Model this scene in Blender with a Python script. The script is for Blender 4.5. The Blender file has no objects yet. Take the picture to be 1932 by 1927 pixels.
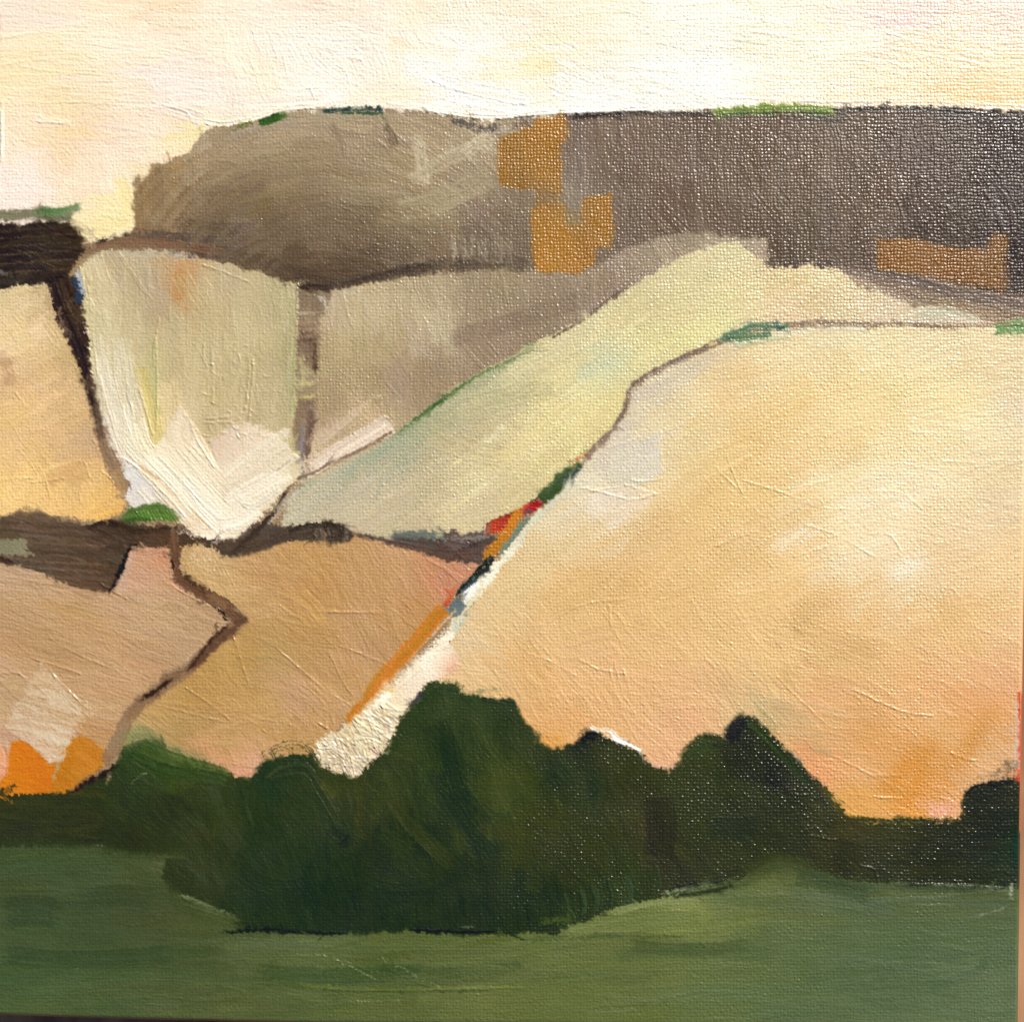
import bpy, math, random
import numpy as np
from mathutils import Vector, Matrix

random.seed(7)
RNG = np.random.default_rng(11)
S_M = 0.30 / 1932.0            # metres per paint unit (the canvas is about 30 cm square)
TABLE_Z = 0.75
THICK = 0.018
FACE_Z = TABLE_Z + THICK
scene = bpy.context.scene
COLL = scene.collection

# ------------------------------------------------------------------ camera
cam_d = bpy.data.cameras.new('camera')
cam = bpy.data.objects.new('camera', cam_d)
COLL.objects.link(cam)
cam_d.sensor_width = 36.0
cam_d.lens = 42.0
cam_d.clip_start = 0.01
cam_d.clip_end = 500.0
cam.location = (0, 0, FACE_Z + 0.30 * cam_d.lens / 36.0)
cam.rotation_euler = (0, 0, 0)
scene.camera = cam

# ------------------------------------------------------------------ light
SUN_DIR = Vector((0.46, 0.60, 0.60)).normalized()
EL = math.asin(SUN_DIR.z)
ROT = math.atan2(SUN_DIR.x, SUN_DIR.y)
world = bpy.data.worlds.new('World')
scene.world = world
world.use_nodes = True
nt = world.node_tree
bg = nt.nodes['Background']
skyt = nt.nodes.new('ShaderNodeTexSky')
skyt.sky_type = 'NISHITA'
skyt.sun_disc = False
skyt.sun_elevation = EL
skyt.sun_rotation = ROT
nt.links.new(skyt.outputs[0], bg.inputs[0])
bg.inputs[1].default_value = 0.05
sd = bpy.data.lights.new('sun', 'SUN')
sd.energy = 4.8
sd.angle = math.radians(0.6)
sd.color = (1.0, 0.93, 0.83)
sun = bpy.data.objects.new('sun', sd)
COLL.objects.link(sun)
sun.rotation_euler = SUN_DIR.to_track_quat('Z', 'Y').to_euler()
sun.location = SUN_DIR * 5
vs = scene.view_settings
vs.view_transform = 'Standard'
vs.look = 'None'
vs.gamma = 1.0
vs.exposure = 0.36
vs.use_curve_mapping = False
PIG = (0.83, 0.85, 0.86)        # colour of the paint per unit of the colour it shows in this light

# ------------------------------------------------------------------ paint grid
ST = 1.75
gx = np.arange(-10, 1935 + ST, ST, dtype=np.float32)
gy = np.arange(-10, 1930 + ST, ST, dtype=np.float32)
NX, NY = len(gx), len(gy)
COL = np.full((NY, NX, 3), 1.0, np.float32) * np.array((158, 132, 100), np.float32)
HT = np.zeros((NY, NX), np.float32)
WV = np.ones((NY, NX), np.float32)
ID = np.zeros((NY, NX), np.int16)

def hx(s):
    s = s.lstrip('#')
    return np.array([int(s[i:i + 2], 16) for i in (0, 2, 4)], np.float32)

_T = [np.random.default_rng(100 + i).random((256, 256)).astype(np.float32) for i in range(12)]

def vn(x, y, k=0):
    """smooth value noise, 0..1"""
    t = _T[k % 12]
    xi = np.floor(x).astype(np.int32)
    yi = np.floor(y).astype(np.int32)
    fx = x - xi
    fy = y - yi
    fx = fx * fx * (3 - 2 * fx)
    fy = fy * fy * (3 - 2 * fy)
    x0 = xi & 255
    x1 = (xi + 1) & 255
    y0 = yi & 255
    y1 = (yi + 1) & 255
    a = t[y0, x0] * (1 - fx) + t[y0, x1] * fx
    b = t[y1, x0] * (1 - fx) + t[y1, x1] * fx
    return a * (1 - fy) + b * fy

def win(x0, y0, x1, y1):
    i0 = int(max(0, np.floor((x0 + 10) / ST)))
    i1 = int(min(NX, np.ceil((x1 + 10) / ST) + 1))
    j0 = int(max(0, np.floor((y0 + 10) / ST)))
    j1 = int(min(NY, np.ceil((y1 + 10) / ST) + 1))
    return i0, i1, j0, j1

def sdf(poly, x, y):
    P = np.array(poly, np.float32)
    n = len(P)
    d = np.full(x.shape, 1e12, np.float32)
    inside = np.zeros(x.shape, bool)
    for i in range(n):
        ax, ay = P[i]
        bx, by = P[(i + 1) % n]
        ex, ey = bx - ax, by - ay
        L = ex * ex + ey * ey + 1e-6
        t = np.clip(((x - ax) * ex + (y - ay) * ey) / L, 0, 1)
        dx = x - ax - t * ex
        dy = y - ay - t * ey
        d = np.minimum(d, dx * dx + dy * dy)
        if abs(ey) > 1e-6:
            c = (y >= min(ay, by)) & (y < max(ay, by)) & (x < ax + (y - ay) * ex / ey)
            inside ^= c
    d = np.sqrt(d)
    return np.where(inside, -d, d)

class CF:
    """a smooth field of pigment through given points"""
    def __init__(self, pts, p=1.7, e=900.0, off=(0, 0, 0)):
        self.x = np.array([q[0] for q in pts], np.float32)
        self.y = np.array([q[1] for q in pts], np.float32)
        self.c = np.clip(np.array([hx(q[2]) for q in pts], np.float32) + np.array(off, np.float32), 8, 255)
        self.p, self.e = p, e
    def at(self, x, y):
        w = 1.0 / ((self.x - x) ** 2 + (self.y - y) ** 2 + self.e) ** self.p
        return (w[:, None] * self.c).sum(0) / w.sum()
    def grid(self, i0, i1, j0, j1):
        q = 8
        xs = np.append(np.arange(i0, i1 + q, q), i1 + q)
        ys = np.append(np.arange(j0, j1 + q, q), j1 + q)
        XX, YY = np.meshgrid(xs * ST - 10, ys * ST - 10)
        w = 1.0 / ((XX[..., None] - self.x) ** 2 + (YY[..., None] - self.y) ** 2 + self.e) ** self.p
        g = (w @ self.c) / w.sum(-1)[..., None]
        u = (np.arange(i0, i1) - i0) / q
        v = (np.arange(j0, j1) - j0) / q
        ui = u.astype(int)
        vi = v.astype(int)
        fu = (u - ui)[None, :, None]
        fv = (v - vi)[:, None, None]
        a = g[vi][:, ui] * (1 - fu) + g[vi][:, ui + 1] * fu
        b = g[vi + 1][:, ui] * (1 - fu) + g[vi + 1][:, ui + 1] * fu
        return (a * (1 - fv) + b * fv).astype(np.float32)

def wvpat(x, y):
    """thread tops of the canvas, 0..1"""
    k = 2 * math.pi / 13.4
    return 0.5 + 0.5 * np.sin(k * x + 0.3) * np.sin(k * y)

class Region:
    def __init__(self, rid, poly, cf, rag=3.0, feather=2.0, warp=4.0, wave=1.0, base=0.0, setid=True, amount=1.0, k=0):
        self.poly, self.cf, self.rid = poly, cf if isinstance(cf, CF) else CF([(0, 0, cf)]), rid
        P = np.array(poly)
        m = feather + rag + warp + 4
        self.w = i0, i1, j0, j1 = win(P[:, 0].min() - m, P[:, 1].min() - m, P[:, 0].max() + m, P[:, 1].max() + m)
        x, y = np.meshgrid(gx[i0:i1], gy[j0:j1])
        wx = x + warp * (vn(x / 23, y / 23, k) * 2 - 1) + warp * .5 * (vn(x / 9, y / 9, k + 1) * 2 - 1)
        wy = y + warp * (vn(x / 23, y / 23, k + 2) * 2 - 1) + warp * .5 * (vn(x / 9, y / 9, k + 3) * 2 - 1)
        d0 = sdf(poly, wx, wy)
        d = d0 + rag * (vn(x / 3.2, y / 3.2, k + 4) - .5) * 1.3 + rag * (wvpat(x, y) - .5)
        fe = feather * (.6 + 2.6 * np.clip(vn(x / 31, y / 31, k + 5) - .35, 0, 1) * 1.6)
        a = np.clip(.5 - d / fe, 0, 1)
        self.mask = a
        self.d = d0
        a = a * amount
        c = self.cf.grid(i0, i1, j0, j1)
        COL[j0:j1, i0:i1] = COL[j0:j1, i0:i1] * (1 - a[..., None]) + c * a[..., None]
        HT[j0:j1, i0:i1] = HT[j0:j1, i0:i1] * (1 - a) + base * a
        WV[j0:j1, i0:i1] = WV[j0:j1, i0:i1] * (1 - a) + wave * a
        if setid:
            s = ID[j0:j1, i0:i1]
            s[d0 < 0] = rid
        B = np.zeros((NY, NX), np.float32)
        B[j0:j1, i0:i1] = self.mask
        self.full = B

def cr(pts, n=6):
    """Catmull-Rom through the points"""
    P = [np.array(p, float) for p in pts]
    if len(P) < 3:
        return np.array(P)
    P = [2 * P[0] - P[1]] + P + [2 * P[-1] - P[-2]]
    out = []
    for i in range(1, len(P) - 2):
        a, b, c, d = P[i - 1:i + 3]
        for q in range(n):
            t = q / n
            out.append(.5 * ((2 * b) + (c - a) * t + (2 * a - 5 * b + 4 * c - d) * t * t + (3 * b - a - 3 * c + d) * t ** 3))
    out.append(P[-2])
    return np.array(out)

def stroke(pts, w, col, a=1.0, cj=6.0, dry=0.0, lip=0.5, h=0.7, soft=0.0, mask=None, rid=None, taper=(0, 0), wave=0.35,
           rough_end=10.0, col2=None, br=2.3, n=5, over=0.8):
    """one loaded brush stroke; pts are (x, y) or (x, y, width)"""
    pw = [(p[0], p[1], p[2] if len(p) > 2 else w) for p in pts]
    P = cr(pw, n) if len(pw) > 2 else np.array(pw, float)
    mw = P[:, 2].max() / 2 + 3 + rough_end * .5
    i0, i1, j0, j1 = win(P[:, 0].min() - mw, P[:, 1].min() - mw, P[:, 0].max() + mw, P[:, 1].max() + mw)
    if i1 <= i0 or j1 <= j0:
        return
    x, y = np.meshgrid(gx[i0:i1], gy[j0:j1])
    best = np.full(x.shape, 1e12, np.float32)
    V = np.zeros(x.shape, np.float32)
    T = np.zeros(x.shape, np.float32)
    Wd = np.full(x.shape, 1.0, np.float32)
    s = 0.0
    ns = len(P) - 1
    for i in range(ns):
        ax, ay, aw = P[i]
        bx, by, bw = P[i + 1]
        ex, ey = bx - ax, by - ay
        L = math.hypot(ex, ey) + 1e-6
        tt = ((x - ax) * ex + (y - ay) * ey) / (L * L)
        lo = -9 if i == 0 else 0
        hi = 9 if i == ns - 1 else 1
        t = np.clip(tt, lo, hi)
        dx = x - ax - t * ex
        dy = y - ay - t * ey
        d = dx * dx + dy * dy
        u = d < best
        best = np.where(u, d, best)
        v = ((x - ax) * ey - (y - ay) * ex) / L
        V = np.where(u, np.sign(v) * np.sqrt(d), V)
        T = np.where(u, s + t * L, T)
        Wd = np.where(u, aw + (bw - aw) * np.clip(t, 0, 1), Wd)
        s += L
    o = random.random() * 200
    ki = random.randrange(12)
    hw = Wd / 2
    b = vn(V / br + o, T / 70 + o, ki) * 2 - 1
    b += .6 * (vn(V / (br * 2.6) + o, T / 110, ki + 1) * 2 - 1)
    en = rough_end * (vn(V / 3 + o, T * 0 + o, ki + 2))
    e1 = np.clip((T - en + 2) / 2, 0, 1) * np.clip((s - en - T + 2) / 2, 0, 1)
    if taper[0] > 0:
        hw = hw * np.clip(T / (s * taper[0]) + .15, 0, 1)
    if taper[1] > 0:
        hw = hw * np.clip((s - T) / (s * taper[1]) + .15, 0, 1)
    jag = (vn(x / 3.5, y / 3.5, ki + 3) - .5) * 2.2
    if soft > 0:
        u = np.clip(np.abs(V) / np.maximum(hw, .5), 0, 1)
        al = (1 - u * u) ** (1 + soft)
        e1 = np.clip(T / (s * .3 + 1) + .1, 0, 1) * np.clip((s - T) / (s * .3 + 1) + .1, 0, 1)
    else:
        al = np.clip((hw - np.abs(V) + jag) / 1.8, 0, 1)
    al = al * e1
    if dry > 0:
        g = .5 + .32 * b + .35 * (wvpat(x, y) - .5) + .25 * (vn(x / 4, y / 4, ki + 5) - .5)
        al = al * np.clip((g - dry) * 5 + .5, 0, 1)
    al = al * a
    if mask is not None:
        al = al * mask[j0:j1, i0:i1]
    c = hx(col) if isinstance(col, str) else np.asarray(col, np.float32)
    if col2 is not None:
        c2 = hx(col2) if isinstance(col2, str) else np.asarray(col2, np.float32)
        f = np.clip(T / s, 0, 1)[..., None]
        c = c * (1 - f) + c2 * f
    cc = c + cj * b[..., None]
    A = al[..., None]
    COL[j0:j1, i0:i1] = COL[j0:j1, i0:i1] * (1 - A) + cc * A
    if soft == 0:
        hh = h * .5 * b + lip * h * 1.6 * np.exp(-((hw - np.abs(V)) / 2.4) ** 2) + h * .3
        o2 = al * over
        HT[j0:j1, i0:i1] = HT[j0:j1, i0:i1] * (1 - o2) + hh * al
        WV[j0:j1, i0:i1] = WV[j0:j1, i0:i1] * (1 - al) + wave * al
    if rid is not None:
        sgm = (hw - np.abs(V) > 0) & (T > rough_end * .4) & (T < s - rough_end * .4)
        ID[j0:j1, i0:i1][sgm] = rid

def ridge(pts, h=2.0, w=1.6):
    """a raised bead of paint left by the edge of a brush or knife: height only"""
    P = cr(pts, 5)
    i0, i1, j0, j1 = win(P[:, 0].min() - 9, P[:, 1].min() - 9, P[:, 0].max() + 9, P[:, 1].max() + 9)
    if i1 <= i0 or j1 <= j0:
        return
    x, y = np.meshgrid(gx[i0:i1], gy[j0:j1])
    wx = x + 2.0 * (vn(x / 9, y / 9, 3) - .5)
    wy = y + 2.0 * (vn(x / 9, y / 9, 4) - .5)
    best = np.full(x.shape, 1e9, np.float32)
    for i in range(len(P) - 1):
        ex, ey = P[i + 1] - P[i]
        t = np.clip(((wx - P[i][0]) * ex + (wy - P[i][1]) * ey) / (ex * ex + ey * ey + 1e-6), 0, 1)
        best = np.minimum(best, (wx - P[i][0] - t * ex) ** 2 + (wy - P[i][1] - t * ey) ** 2)
    HT[j0:j1, i0:i1] += .6 * h * np.exp(-best / (w * w * 1.5)) * (.45 + .9 * vn(x / 7, y / 7, 5))

def scumble(reg, count, ang, ln, wd, jit=5, a=.5, cj=4, dry=0, h=.5, lip=.3, wave=.5, box=None, curve=.15, shade=0, soft=0, angj=.15):
    """fill a region with brush strokes in its own pigments"""
    j, i = np.nonzero(reg.full > .5)
    if len(j) == 0:
        return
    for q in range(count):
        for tr in range(30):
            r = random.randrange(len(j))
            x, y = gx[i[r]], gy[j[r]]
            if box is None or (box[0] <= x <= box[2] and box[1] <= y <= box[3]):
                break
        an = (ang(x, y) if callable(ang) else ang) + random.gauss(0, angj)
        L = ln * random.uniform(.5, 1.4)
        w = wd * random.uniform(.5, 1.4)
        c = reg.cf.at(x, y) + random.gauss(0, jit) + np.array([random.gauss(0, jit * .35), 0, random.gauss(0, jit * .5)]) - shade
        cv = random.gauss(0, curve) * L
        dx, dy = math.cos(an), math.sin(an)
        stroke([(x - dx * L / 2, y - dy * L / 2), (x - dy * cv, y + dx * cv), (x + dx * L / 2, y + dy * L / 2)], w, c,
               a=a, cj=cj, dry=dry, h=h, lip=lip, wave=wave, mask=reg.full, n=2, soft=soft)

# ------------------------------------------------------------------ the painted areas
PARTS = {}
def part(rid, name, label=None):
    PARTS[rid] = (name, label)

SKYLINE = [(253, 425), (253, 335), (284, 335), (284, 308), (316, 308), (319, 298), (360, 289), (368, 268), (392, 245), (406, 235),
           (442, 237), (486, 226), (544, 209), (629, 203), (733, 207), (810, 212), (892, 224), (924, 229), (1007, 219), (1068, 216), (1158, 212),
           (1230, 211), (1275, 211), (1343, 206), (1450, 202), (1581, 205), (1683, 203), (1785, 204), (1853, 210), (1945, 219)]
PI = math.pi

# sky
part(1, 'painted_sky')

cf = CF([(0, 0, '#f4dcc4'), (50, 20, '#fbe4ca'), (300, 10, '#fbdcb4'), (200, 80, '#fde8c8'), (400, 100, '#fde8ca'), (60, 150, '#f6dfac'), (140, 178, '#f4dca8'),
         (300, 150, '#f9e8da'), (340, 170, '#fae8dc'), (60, 220, '#f6deba'), (120, 252, '#f3d8a4'), (140, 262, '#f4cfae'), (250, 260, '#f6dcc0'), (60, 330, '#f8e0cc'), (200, 320, '#f8e3c8'), (30, 380, '#f8e2d0'),
         (230, 380, '#f6e1a8'), (200, 425, '#f3dfa4'), (370, 245, '#efdb98'), (330, 215, '#f6ddba'), (400, 190, '#f8e6d6'), (560, 30, '#fbe6cc'), (640, 15, '#f8d6b4'), (560, 100, '#fdf0de'), (640, 60, '#fff3e4'), (650, 110, '#fff0dd'),
         (480, 160, '#fbe8c9'), (600, 180, '#fdf0dc'), (700, 60, '#feedd6'), (800, 30, '#fbe8c6'), (900, 100, '#fff5e4'), (1000, 125, '#f8e2b2'), (1050, 115, '#f9e6bc'), (850, 170, '#fff6ea'),
         (720, 180, '#fae8c6'), (960, 190, '#fdf0da'), (1150, 60, '#fae6c4'), (1000, 30, '#fbe6c8'), (1200, 120, '#fff6e2'), (1100, 190, '#fff8ec'), (1300, 40, '#fff1d6'), (1350, 160, '#fff8e8'), (1300, 190, '#fff4de'),
         (1450, 30, '#fbecc8'), (1600, 100, '#fae8c2'), (1750, 80, '#f9e2ba'), (1700, 150, '#f8dcae'), (1850, 180, '#f2c88c'), (1830, 190, '#f2cb90'), (1705, 52, '#f4cfc4'), (1900, 28, '#f2d6c0'), (1900, 130, '#f6d8a8'), (1500, 180, '#fbeccc')], e=700, off=(2, 4, 10))
sky = Region(1, [(-30, -30), (1960, -30), (1960, 240), (1200, 250), (700, 260), (420, 300), (330, 340), (262, 430), (190, 470), (150, 440), (0, 430), (-30, 430)], cf, rag=0, feather=2, wave=.55)
scumble(sky, 260, lambda x, y: .05 * math.sin(x / 150), 260, 46, jit=2.5, a=.55, cj=2.5, h=.9, lip=.35, wave=.25, box=(0, 0, 700, 160), curve=.04, angj=.05)
scumble(sky, 160, lambda x, y: PI / 2 * .9, 90, 44, jit=3, a=.5, cj=2.5, h=.5, lip=.2, wave=.4, box=(0, 150, 420, 440), angj=.5)
scumble(sky, 190, 0.12, 120, 40, jit=3, a=.6, cj=3, h=.7, lip=.5, wave=.4, box=(400, 100, 1200, 230), angj=.25)
scumble(sky, 330, -.02, 240, 40, jit=3, a=.5, cj=3, h=.8, lip=.2, wave=.5, box=(900, 0, 1935, 225), curve=.03, angj=.09)
scumble(sky, 60, .1, 90, 26, jit=5, a=.5, cj=3, dry=.45, h=.9, lip=.5, wave=.5, box=(450, 0, 1500, 210), angj=.3)
M = sky.full
# single brush marks in the sky
stroke([(88, 145), (150, 158), (215, 165)], 30, '#f9e4d4', a=.8, cj=3, mask=M, rough_end=26, h=.8, lip=.7)
stroke([(215, 162), (300, 140), (400, 128)], 46, '#f9e3d0', a=.75, cj=3, mask=M, rough_end=26, h=.6)
stroke([(245, 182), (320, 205), (392, 228)], 26, '#f7e4d2', cj=3, mask=M, rough_end=26, h=.8, lip=.8)
stroke([(300, 130), (400, 150), (450, 180)], 70, '#f9e6d6', a=.8, cj=3, mask=M, rough_end=26, h=.6)
stroke([(440, 200), (520, 195), (620, 190)], 24, '#fdeedd', cj=3, mask=M, rough_end=26, h=.8, lip=.8)
stroke([(500, 50), (512, 110), (522, 160)], 50, '#fbead2', a=.7, cj=3, mask=M, rough_end=26, h=.9, lip=.9)
stroke([(560, 60), (640, 90), (720, 120)], 70, '#fef0de', a=.75, cj=3, mask=M, rough_end=26, h=.9, lip=.6)
stroke([(720, 80), (780, 90), (870, 110)], 30, '#f8e2bc', a=.7, cj=3, mask=M, rough_end=26, h=.5)
stroke([(600, 180), (660, 165), (720, 180)], 40, '#fff5ea', cj=3, mask=M, rough_end=26, h=.6)
stroke([(820, 160), (900, 180), (1010, 200)], 46, '#fffaf2', cj=2, mask=M, rough_end=26, h=.8, lip=1)
stroke([(1036, 150), (1120, 180), (1180, 195)], 50, '#fff9ee', cj=2, mask=M, rough_end=26, h=.8, lip=.9)
stroke([(985, 140), (1005, 120), (1060, 112)], 34, '#f8e3b4', a=.8, cj=3, mask=M, rough_end=26, dry=.25, h=.5)
stroke([(860, 20), (960, 30), (1100, 26)], 30, '#fbead0', a=.7, cj=3, mask=M, rough_end=26)
stroke([(60, 205), (80, 230), (150, 238)], 20, '#f8e2c8', cj=3, mask=M, rough_end=26, h=1)
stroke([(95, 246), (150, 252), (186, 246)], 26, '#f2d8a2', a=.7, cj=3, mask=M, rough_end=26, h=.5)
stroke([(118, 262), (150, 262), (178, 258)], 10, '#f0c8a6', a=.7, cj=3, mask=M, rough_end=26, h=.4)
stroke([(1690, 56), (1715, 50), (1745, 52)], 16, '#f2bfc2', a=.6, cj=4, mask=M, rough_end=26, dry=.4)
stroke([(1850, 28), (1895, 22), (1935, 24)], 12, '#efc0bc', a=.6, cj=4, mask=M, rough_end=26, dry=.35)
stroke([(220, 330), (238, 370), (240, 420)], 26, '#f6e2a6', a=.8, cj=3, mask=M, rough_end=26, h=.4)
stroke([(372, 262), (388, 240), (396, 236)], 22, '#eddb92', cj=3, mask=M, rough_end=26, h=.5)
for P_, hh in (([(232, 173), (290, 193), (345, 208), (362, 224)], 1.8), ([(812, 150), (850, 166), (930, 186), (975, 196), (1040, 188)], 2.0), ([(1036, 164), (1085, 182), (1140, 192)], 1.8),
               ([(835, 60), (852, 72), (875, 88)], 1.5), ([(780, 70), (840, 88), (905, 94)], 1.2), ([(60, 228), (130, 234)], 1.8), ([(497, 20), (510, 70), (524, 110)], 1.6), ([(425, 118), (455, 124), (475, 138), (520, 138)], 1.6),
               ([(328, 70), (335, 90)], 1.8), ([(510, 165), (560, 170), (600, 162)], 1.5), ([(585, 165), (592, 185)], 1.5), ([(40, 125), (90, 134), (200, 142)], 1.2), ([(4, 190), (5, 300)], 3), ([(1300, 240 - 60), (1420, 186), (1590, 192), (1700, 188)], 1.2)):
    ridge(P_, hh)
# crusts of thick cream paint
for q in range(90):
    x = random.gauss(655, 28)
    y = random.gauss(85, 22)
    L = random.uniform(4, 16)
    an = random.uniform(-.5, .5)
    ridge([(x, y), (x + L * math.cos(an), y + L * math.sin(an))], random.uniform(.6, 1.6), 1.4)

# far ridge
part(2, 'painted_ridge')
RCF = CF([(300, 330, '#8a7050'), (270, 385, '#8b7456'), (380, 300, '#8e7c62'), (400, 255, '#a2907a'), (430, 262, '#95836c'), (340, 400, '#745f48'), (420, 400, '#6e5d48'), (520, 340, '#84745b'), (600, 300, '#8b7b62'),
          (640, 245, '#a3927a'), (700, 330, '#8d7d63'), (560, 235, '#9c8b74'), (760, 240, '#887662'), (790, 290, '#ab9b7e'), (742, 262, '#7c6a56'), (900, 270, '#a3937a'), (880, 330, '#8f8068'), (820, 370, '#948468'),
          (900, 400, '#6d5e50'), (700, 430, '#6a5b49'), (600, 470, '#685946'), (500, 440, '#645543'), (420, 440, '#5d4f43'), (700, 490, '#54463a'), (800, 480, '#695b4a'), (900, 490, '#5f5042'), (980, 450, '#655648'), (560, 510, '#483a2e'), (640, 530, '#43362c'),
          (450, 470, '#5a4c40'), (300, 450, '#75604c'), (1000, 400, '#766858'), (1100, 260, '#75645a'), (1100, 330, '#75675b'), (1080, 360, '#85786a'), (1180, 300, '#6c5a4c'), (1250, 400, '#665446'), (1350, 260, '#66554a'), (1450, 350, '#655446'), (1450, 430, '#615042'),
          (1550, 300, '#665649'), (1600, 240, '#625344'), (1700, 240, '#55473f'), (1650, 360, '#5f4f42'), (1780, 350, '#4f423b'), (1900, 280, '#403634'), (1900, 450, '#352b29'), (1800, 420, '#463a33'), (1600, 450, '#5a4a3f'), (1500, 480, '#54473c'), (1200, 430, '#6c5b4e')], e=900, off=(13, 10, 5))
RIDGE = SKYLINE + [(1945, 600), (1853, 570), (1792, 556), (1727, 535), (1652, 514), (1615, 506), (1513, 506), (1450, 508), (1394, 470), (1313, 480), (1194, 520), (1086, 522), (1000, 516), (888, 512), (816, 520), (726, 533), (665, 543),
                   (622, 552), (562, 552), (558, 534), (517, 524), (442, 502), (357, 490), (296, 480), (190, 474), (152, 490), (150, 468), (186, 452), (235, 438)]
RCF.c -= (np.clip((RCF.x - 1020) / 120, 0, 1)[:, None] * np.array((13, 12, 10))).astype(np.float32)
RCF.c -= (np.clip((RCF.x - 1500) / 400, 0, 1)[:, None] * np.array((6, 8, 6))).astype(np.float32)
ridgeR = Region(2, RIDGE, RCF, rag=3, feather=2.5, warp=2.5, wave=.6)
def arc(x, y):
    return math.atan2(y - 700, x - 620) + PI / 2
scumble(ridgeR, 170, arc, 150, 34, jit=4, a=.5, cj=5, h=.5, lip=.2, wave=.6, box=(340, 230, 960, 420), angj=.15)
scumble(ridgeR, 130, PI / 2, 90, 36, jit=4, a=.45, cj=4, h=.4, lip=.15, wave=.75, box=(380, 380, 1000, 560))
scumble(ridgeR, 230, PI / 2, 120, 38, jit=3.5, a=.5, cj=3.5, h=.35, lip=.15, wave=.62, box=(1060, 200, 1940, 600))
scumble(ridgeR, 50, PI / 2, 80, 22, jit=6, a=.5, cj=6, h=.5, lip=.15, wave=.7, box=(250, 300, 360, 450))
M = ridgeR.full
stroke([(258, 345), (262, 400), (266, 440)], 22, '#8f7350', a=.8, cj=7, mask=M)
stroke([(290, 315), (300, 360), (296, 420)], 26, '#866c4c', a=.7, cj=7, mask=M)
stroke([(330, 292), (336, 312), (336, 330)], 26, '#b08c58', a=.6, cj=9, mask=M, dry=.2)
stroke([(360, 280), (385, 275), (400, 262)], 26, '#b9a88e', a=.6, cj=8, mask=M, dry=.3)
for q in range(9):
    r_ = 200 + q * 18
    pts = [(640 + r_ * 1.35 * math.cos(t_), 560 - r_ * math.sin(t_) * 1.1) for t_ in np.linspace(2.7, 1.5 - .03 * q, 6)]
    stroke(pts, 10 + random.random() * 10, RCF.at(*pts[2]) + random.choice((-10, 8, 10)), a=.4, cj=9, mask=M, h=.7, wave=.5, dry=.2)
stroke([(800, 400), (880, 370), (920, 345)], 46, '#a39474', a=.55, cj=9, mask=M, dry=.25)
stroke([(790, 385), (850, 345), (915, 300)], 26, '#a8997c', a=.5, cj=10, mask=M, dry=.3)
stroke([(780, 330), (840, 300), (915, 262)], 30, '#b8a98c', a=.6, cj=10, mask=M, dry=.38)
stroke([(788, 258), (796, 300), (802, 350)], 22, '#c9bb9c', a=.8, cj=10, mask=M, dry=.48)
stroke([(880, 300), (900, 280), (930, 262)], 38, '#d0c2a2', a=.8, cj=10, mask=M, dry=.5)
stroke([(560, 222), (620, 218), (720, 216)], 14, '#a08e70', a=.7, cj=8, mask=M)
stroke([(620, 232), (700, 222), (800, 226)], 16, '#b09d80', a=.6, cj=8, mask=M, dry=.3)
stroke([(722, 236), (735, 256), (740, 290)], 26, '#79674f', a=.6, cj=7, mask=M)
stroke([(850, 226), (905, 242), (945, 240)], 14, '#4c443e', a=.75, cj=8, mask=M, dry=.35)
stroke([(905, 243), (930, 246), (975, 240)], 14, '#bfb2a4', a=.7, cj=8, mask=M, dry=.45)
stroke([(960, 236), (985, 234), (1005, 230)], 9, '#4f463f', a=.7, cj=8, mask=M, dry=.3)
stroke([(1070, 222), (1130, 219), (1175, 215)], 9, '#332b28', cj=5, mask=M, dry=.1)
stroke([(1150, 213), (1220, 212), (1345, 216)], 7, '#3a322e', a=.8, cj=5, mask=M, dry=.15)
stroke([(1575, 208), (1680, 204), (1800, 206), (1935, 216)], 9, '#2e2827', a=.9, cj=5, mask=M, dry=.2)
stroke([(1740, 210), (1790, 215), (1940, 226)], 22, '#3a3434', a=.7, cj=5, mask=M)
stroke([(1575, 218), (1640, 224), (1700, 226)], 30, '#67584a', a=.6, cj=6, mask=M)
stroke([(860, 460), (900, 458), (945, 462)], 66, '#6d5f4e', a=.5, cj=12, mask=M, dry=.3)
for q in range(22):
    x = random.uniform(852, 960)
    stroke([(x, 450 + random.uniform(-12, 12)), (x + 2, 500)], 4, '#9b8c74', a=.7, cj=8, mask=M, dry=.2, h=.8)
stroke([(350, 492 - 20), (450, 480), (560, 512), (640, 540)], 26, '#4c3e33', a=.7, cj=6, mask=M, dry=.1)
stroke([(640, 538), (720, 518), (830, 500), (940, 490), (1000, 498)], 24, '#51443a', a=.75, cj=6, mask=M, dry=.12)
stroke([(240, 436), (300, 444), (420, 452)], 18, '#4a3c36', a=.7, cj=8, mask=M, dry=.38)
stroke([(330, 420), (400, 430), (480, 428)], 26, '#564739', a=.5, cj=8, mask=M, dry=.3)
stroke([(160, 470), (200, 458), (300, 458), (430, 478)], 17, '#7d5c46', a=.85, cj=9, mask=None, rid=2, h=.7)
stroke([(175, 462), (215, 446), (250, 441)], 7, '#3b3029', cj=6, rid=2)
stroke([(560, 545), (600, 544), (628, 546)], 20, '#3c2e26', cj=6, mask=M)
stroke([(1085, 240), (1088, 330), (1082, 410)], 34, '#7d7064', a=.45, cj=8, mask=M)
stroke([(1072, 345), (1078, 380), (1082, 420)], 30, '#8d7e68', a=.6, cj=8, mask=M)
stroke([(1468, 300), (1472, 360), (1476, 410)], 28, '#5f5243', a=.6, cj=4, mask=M)
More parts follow.
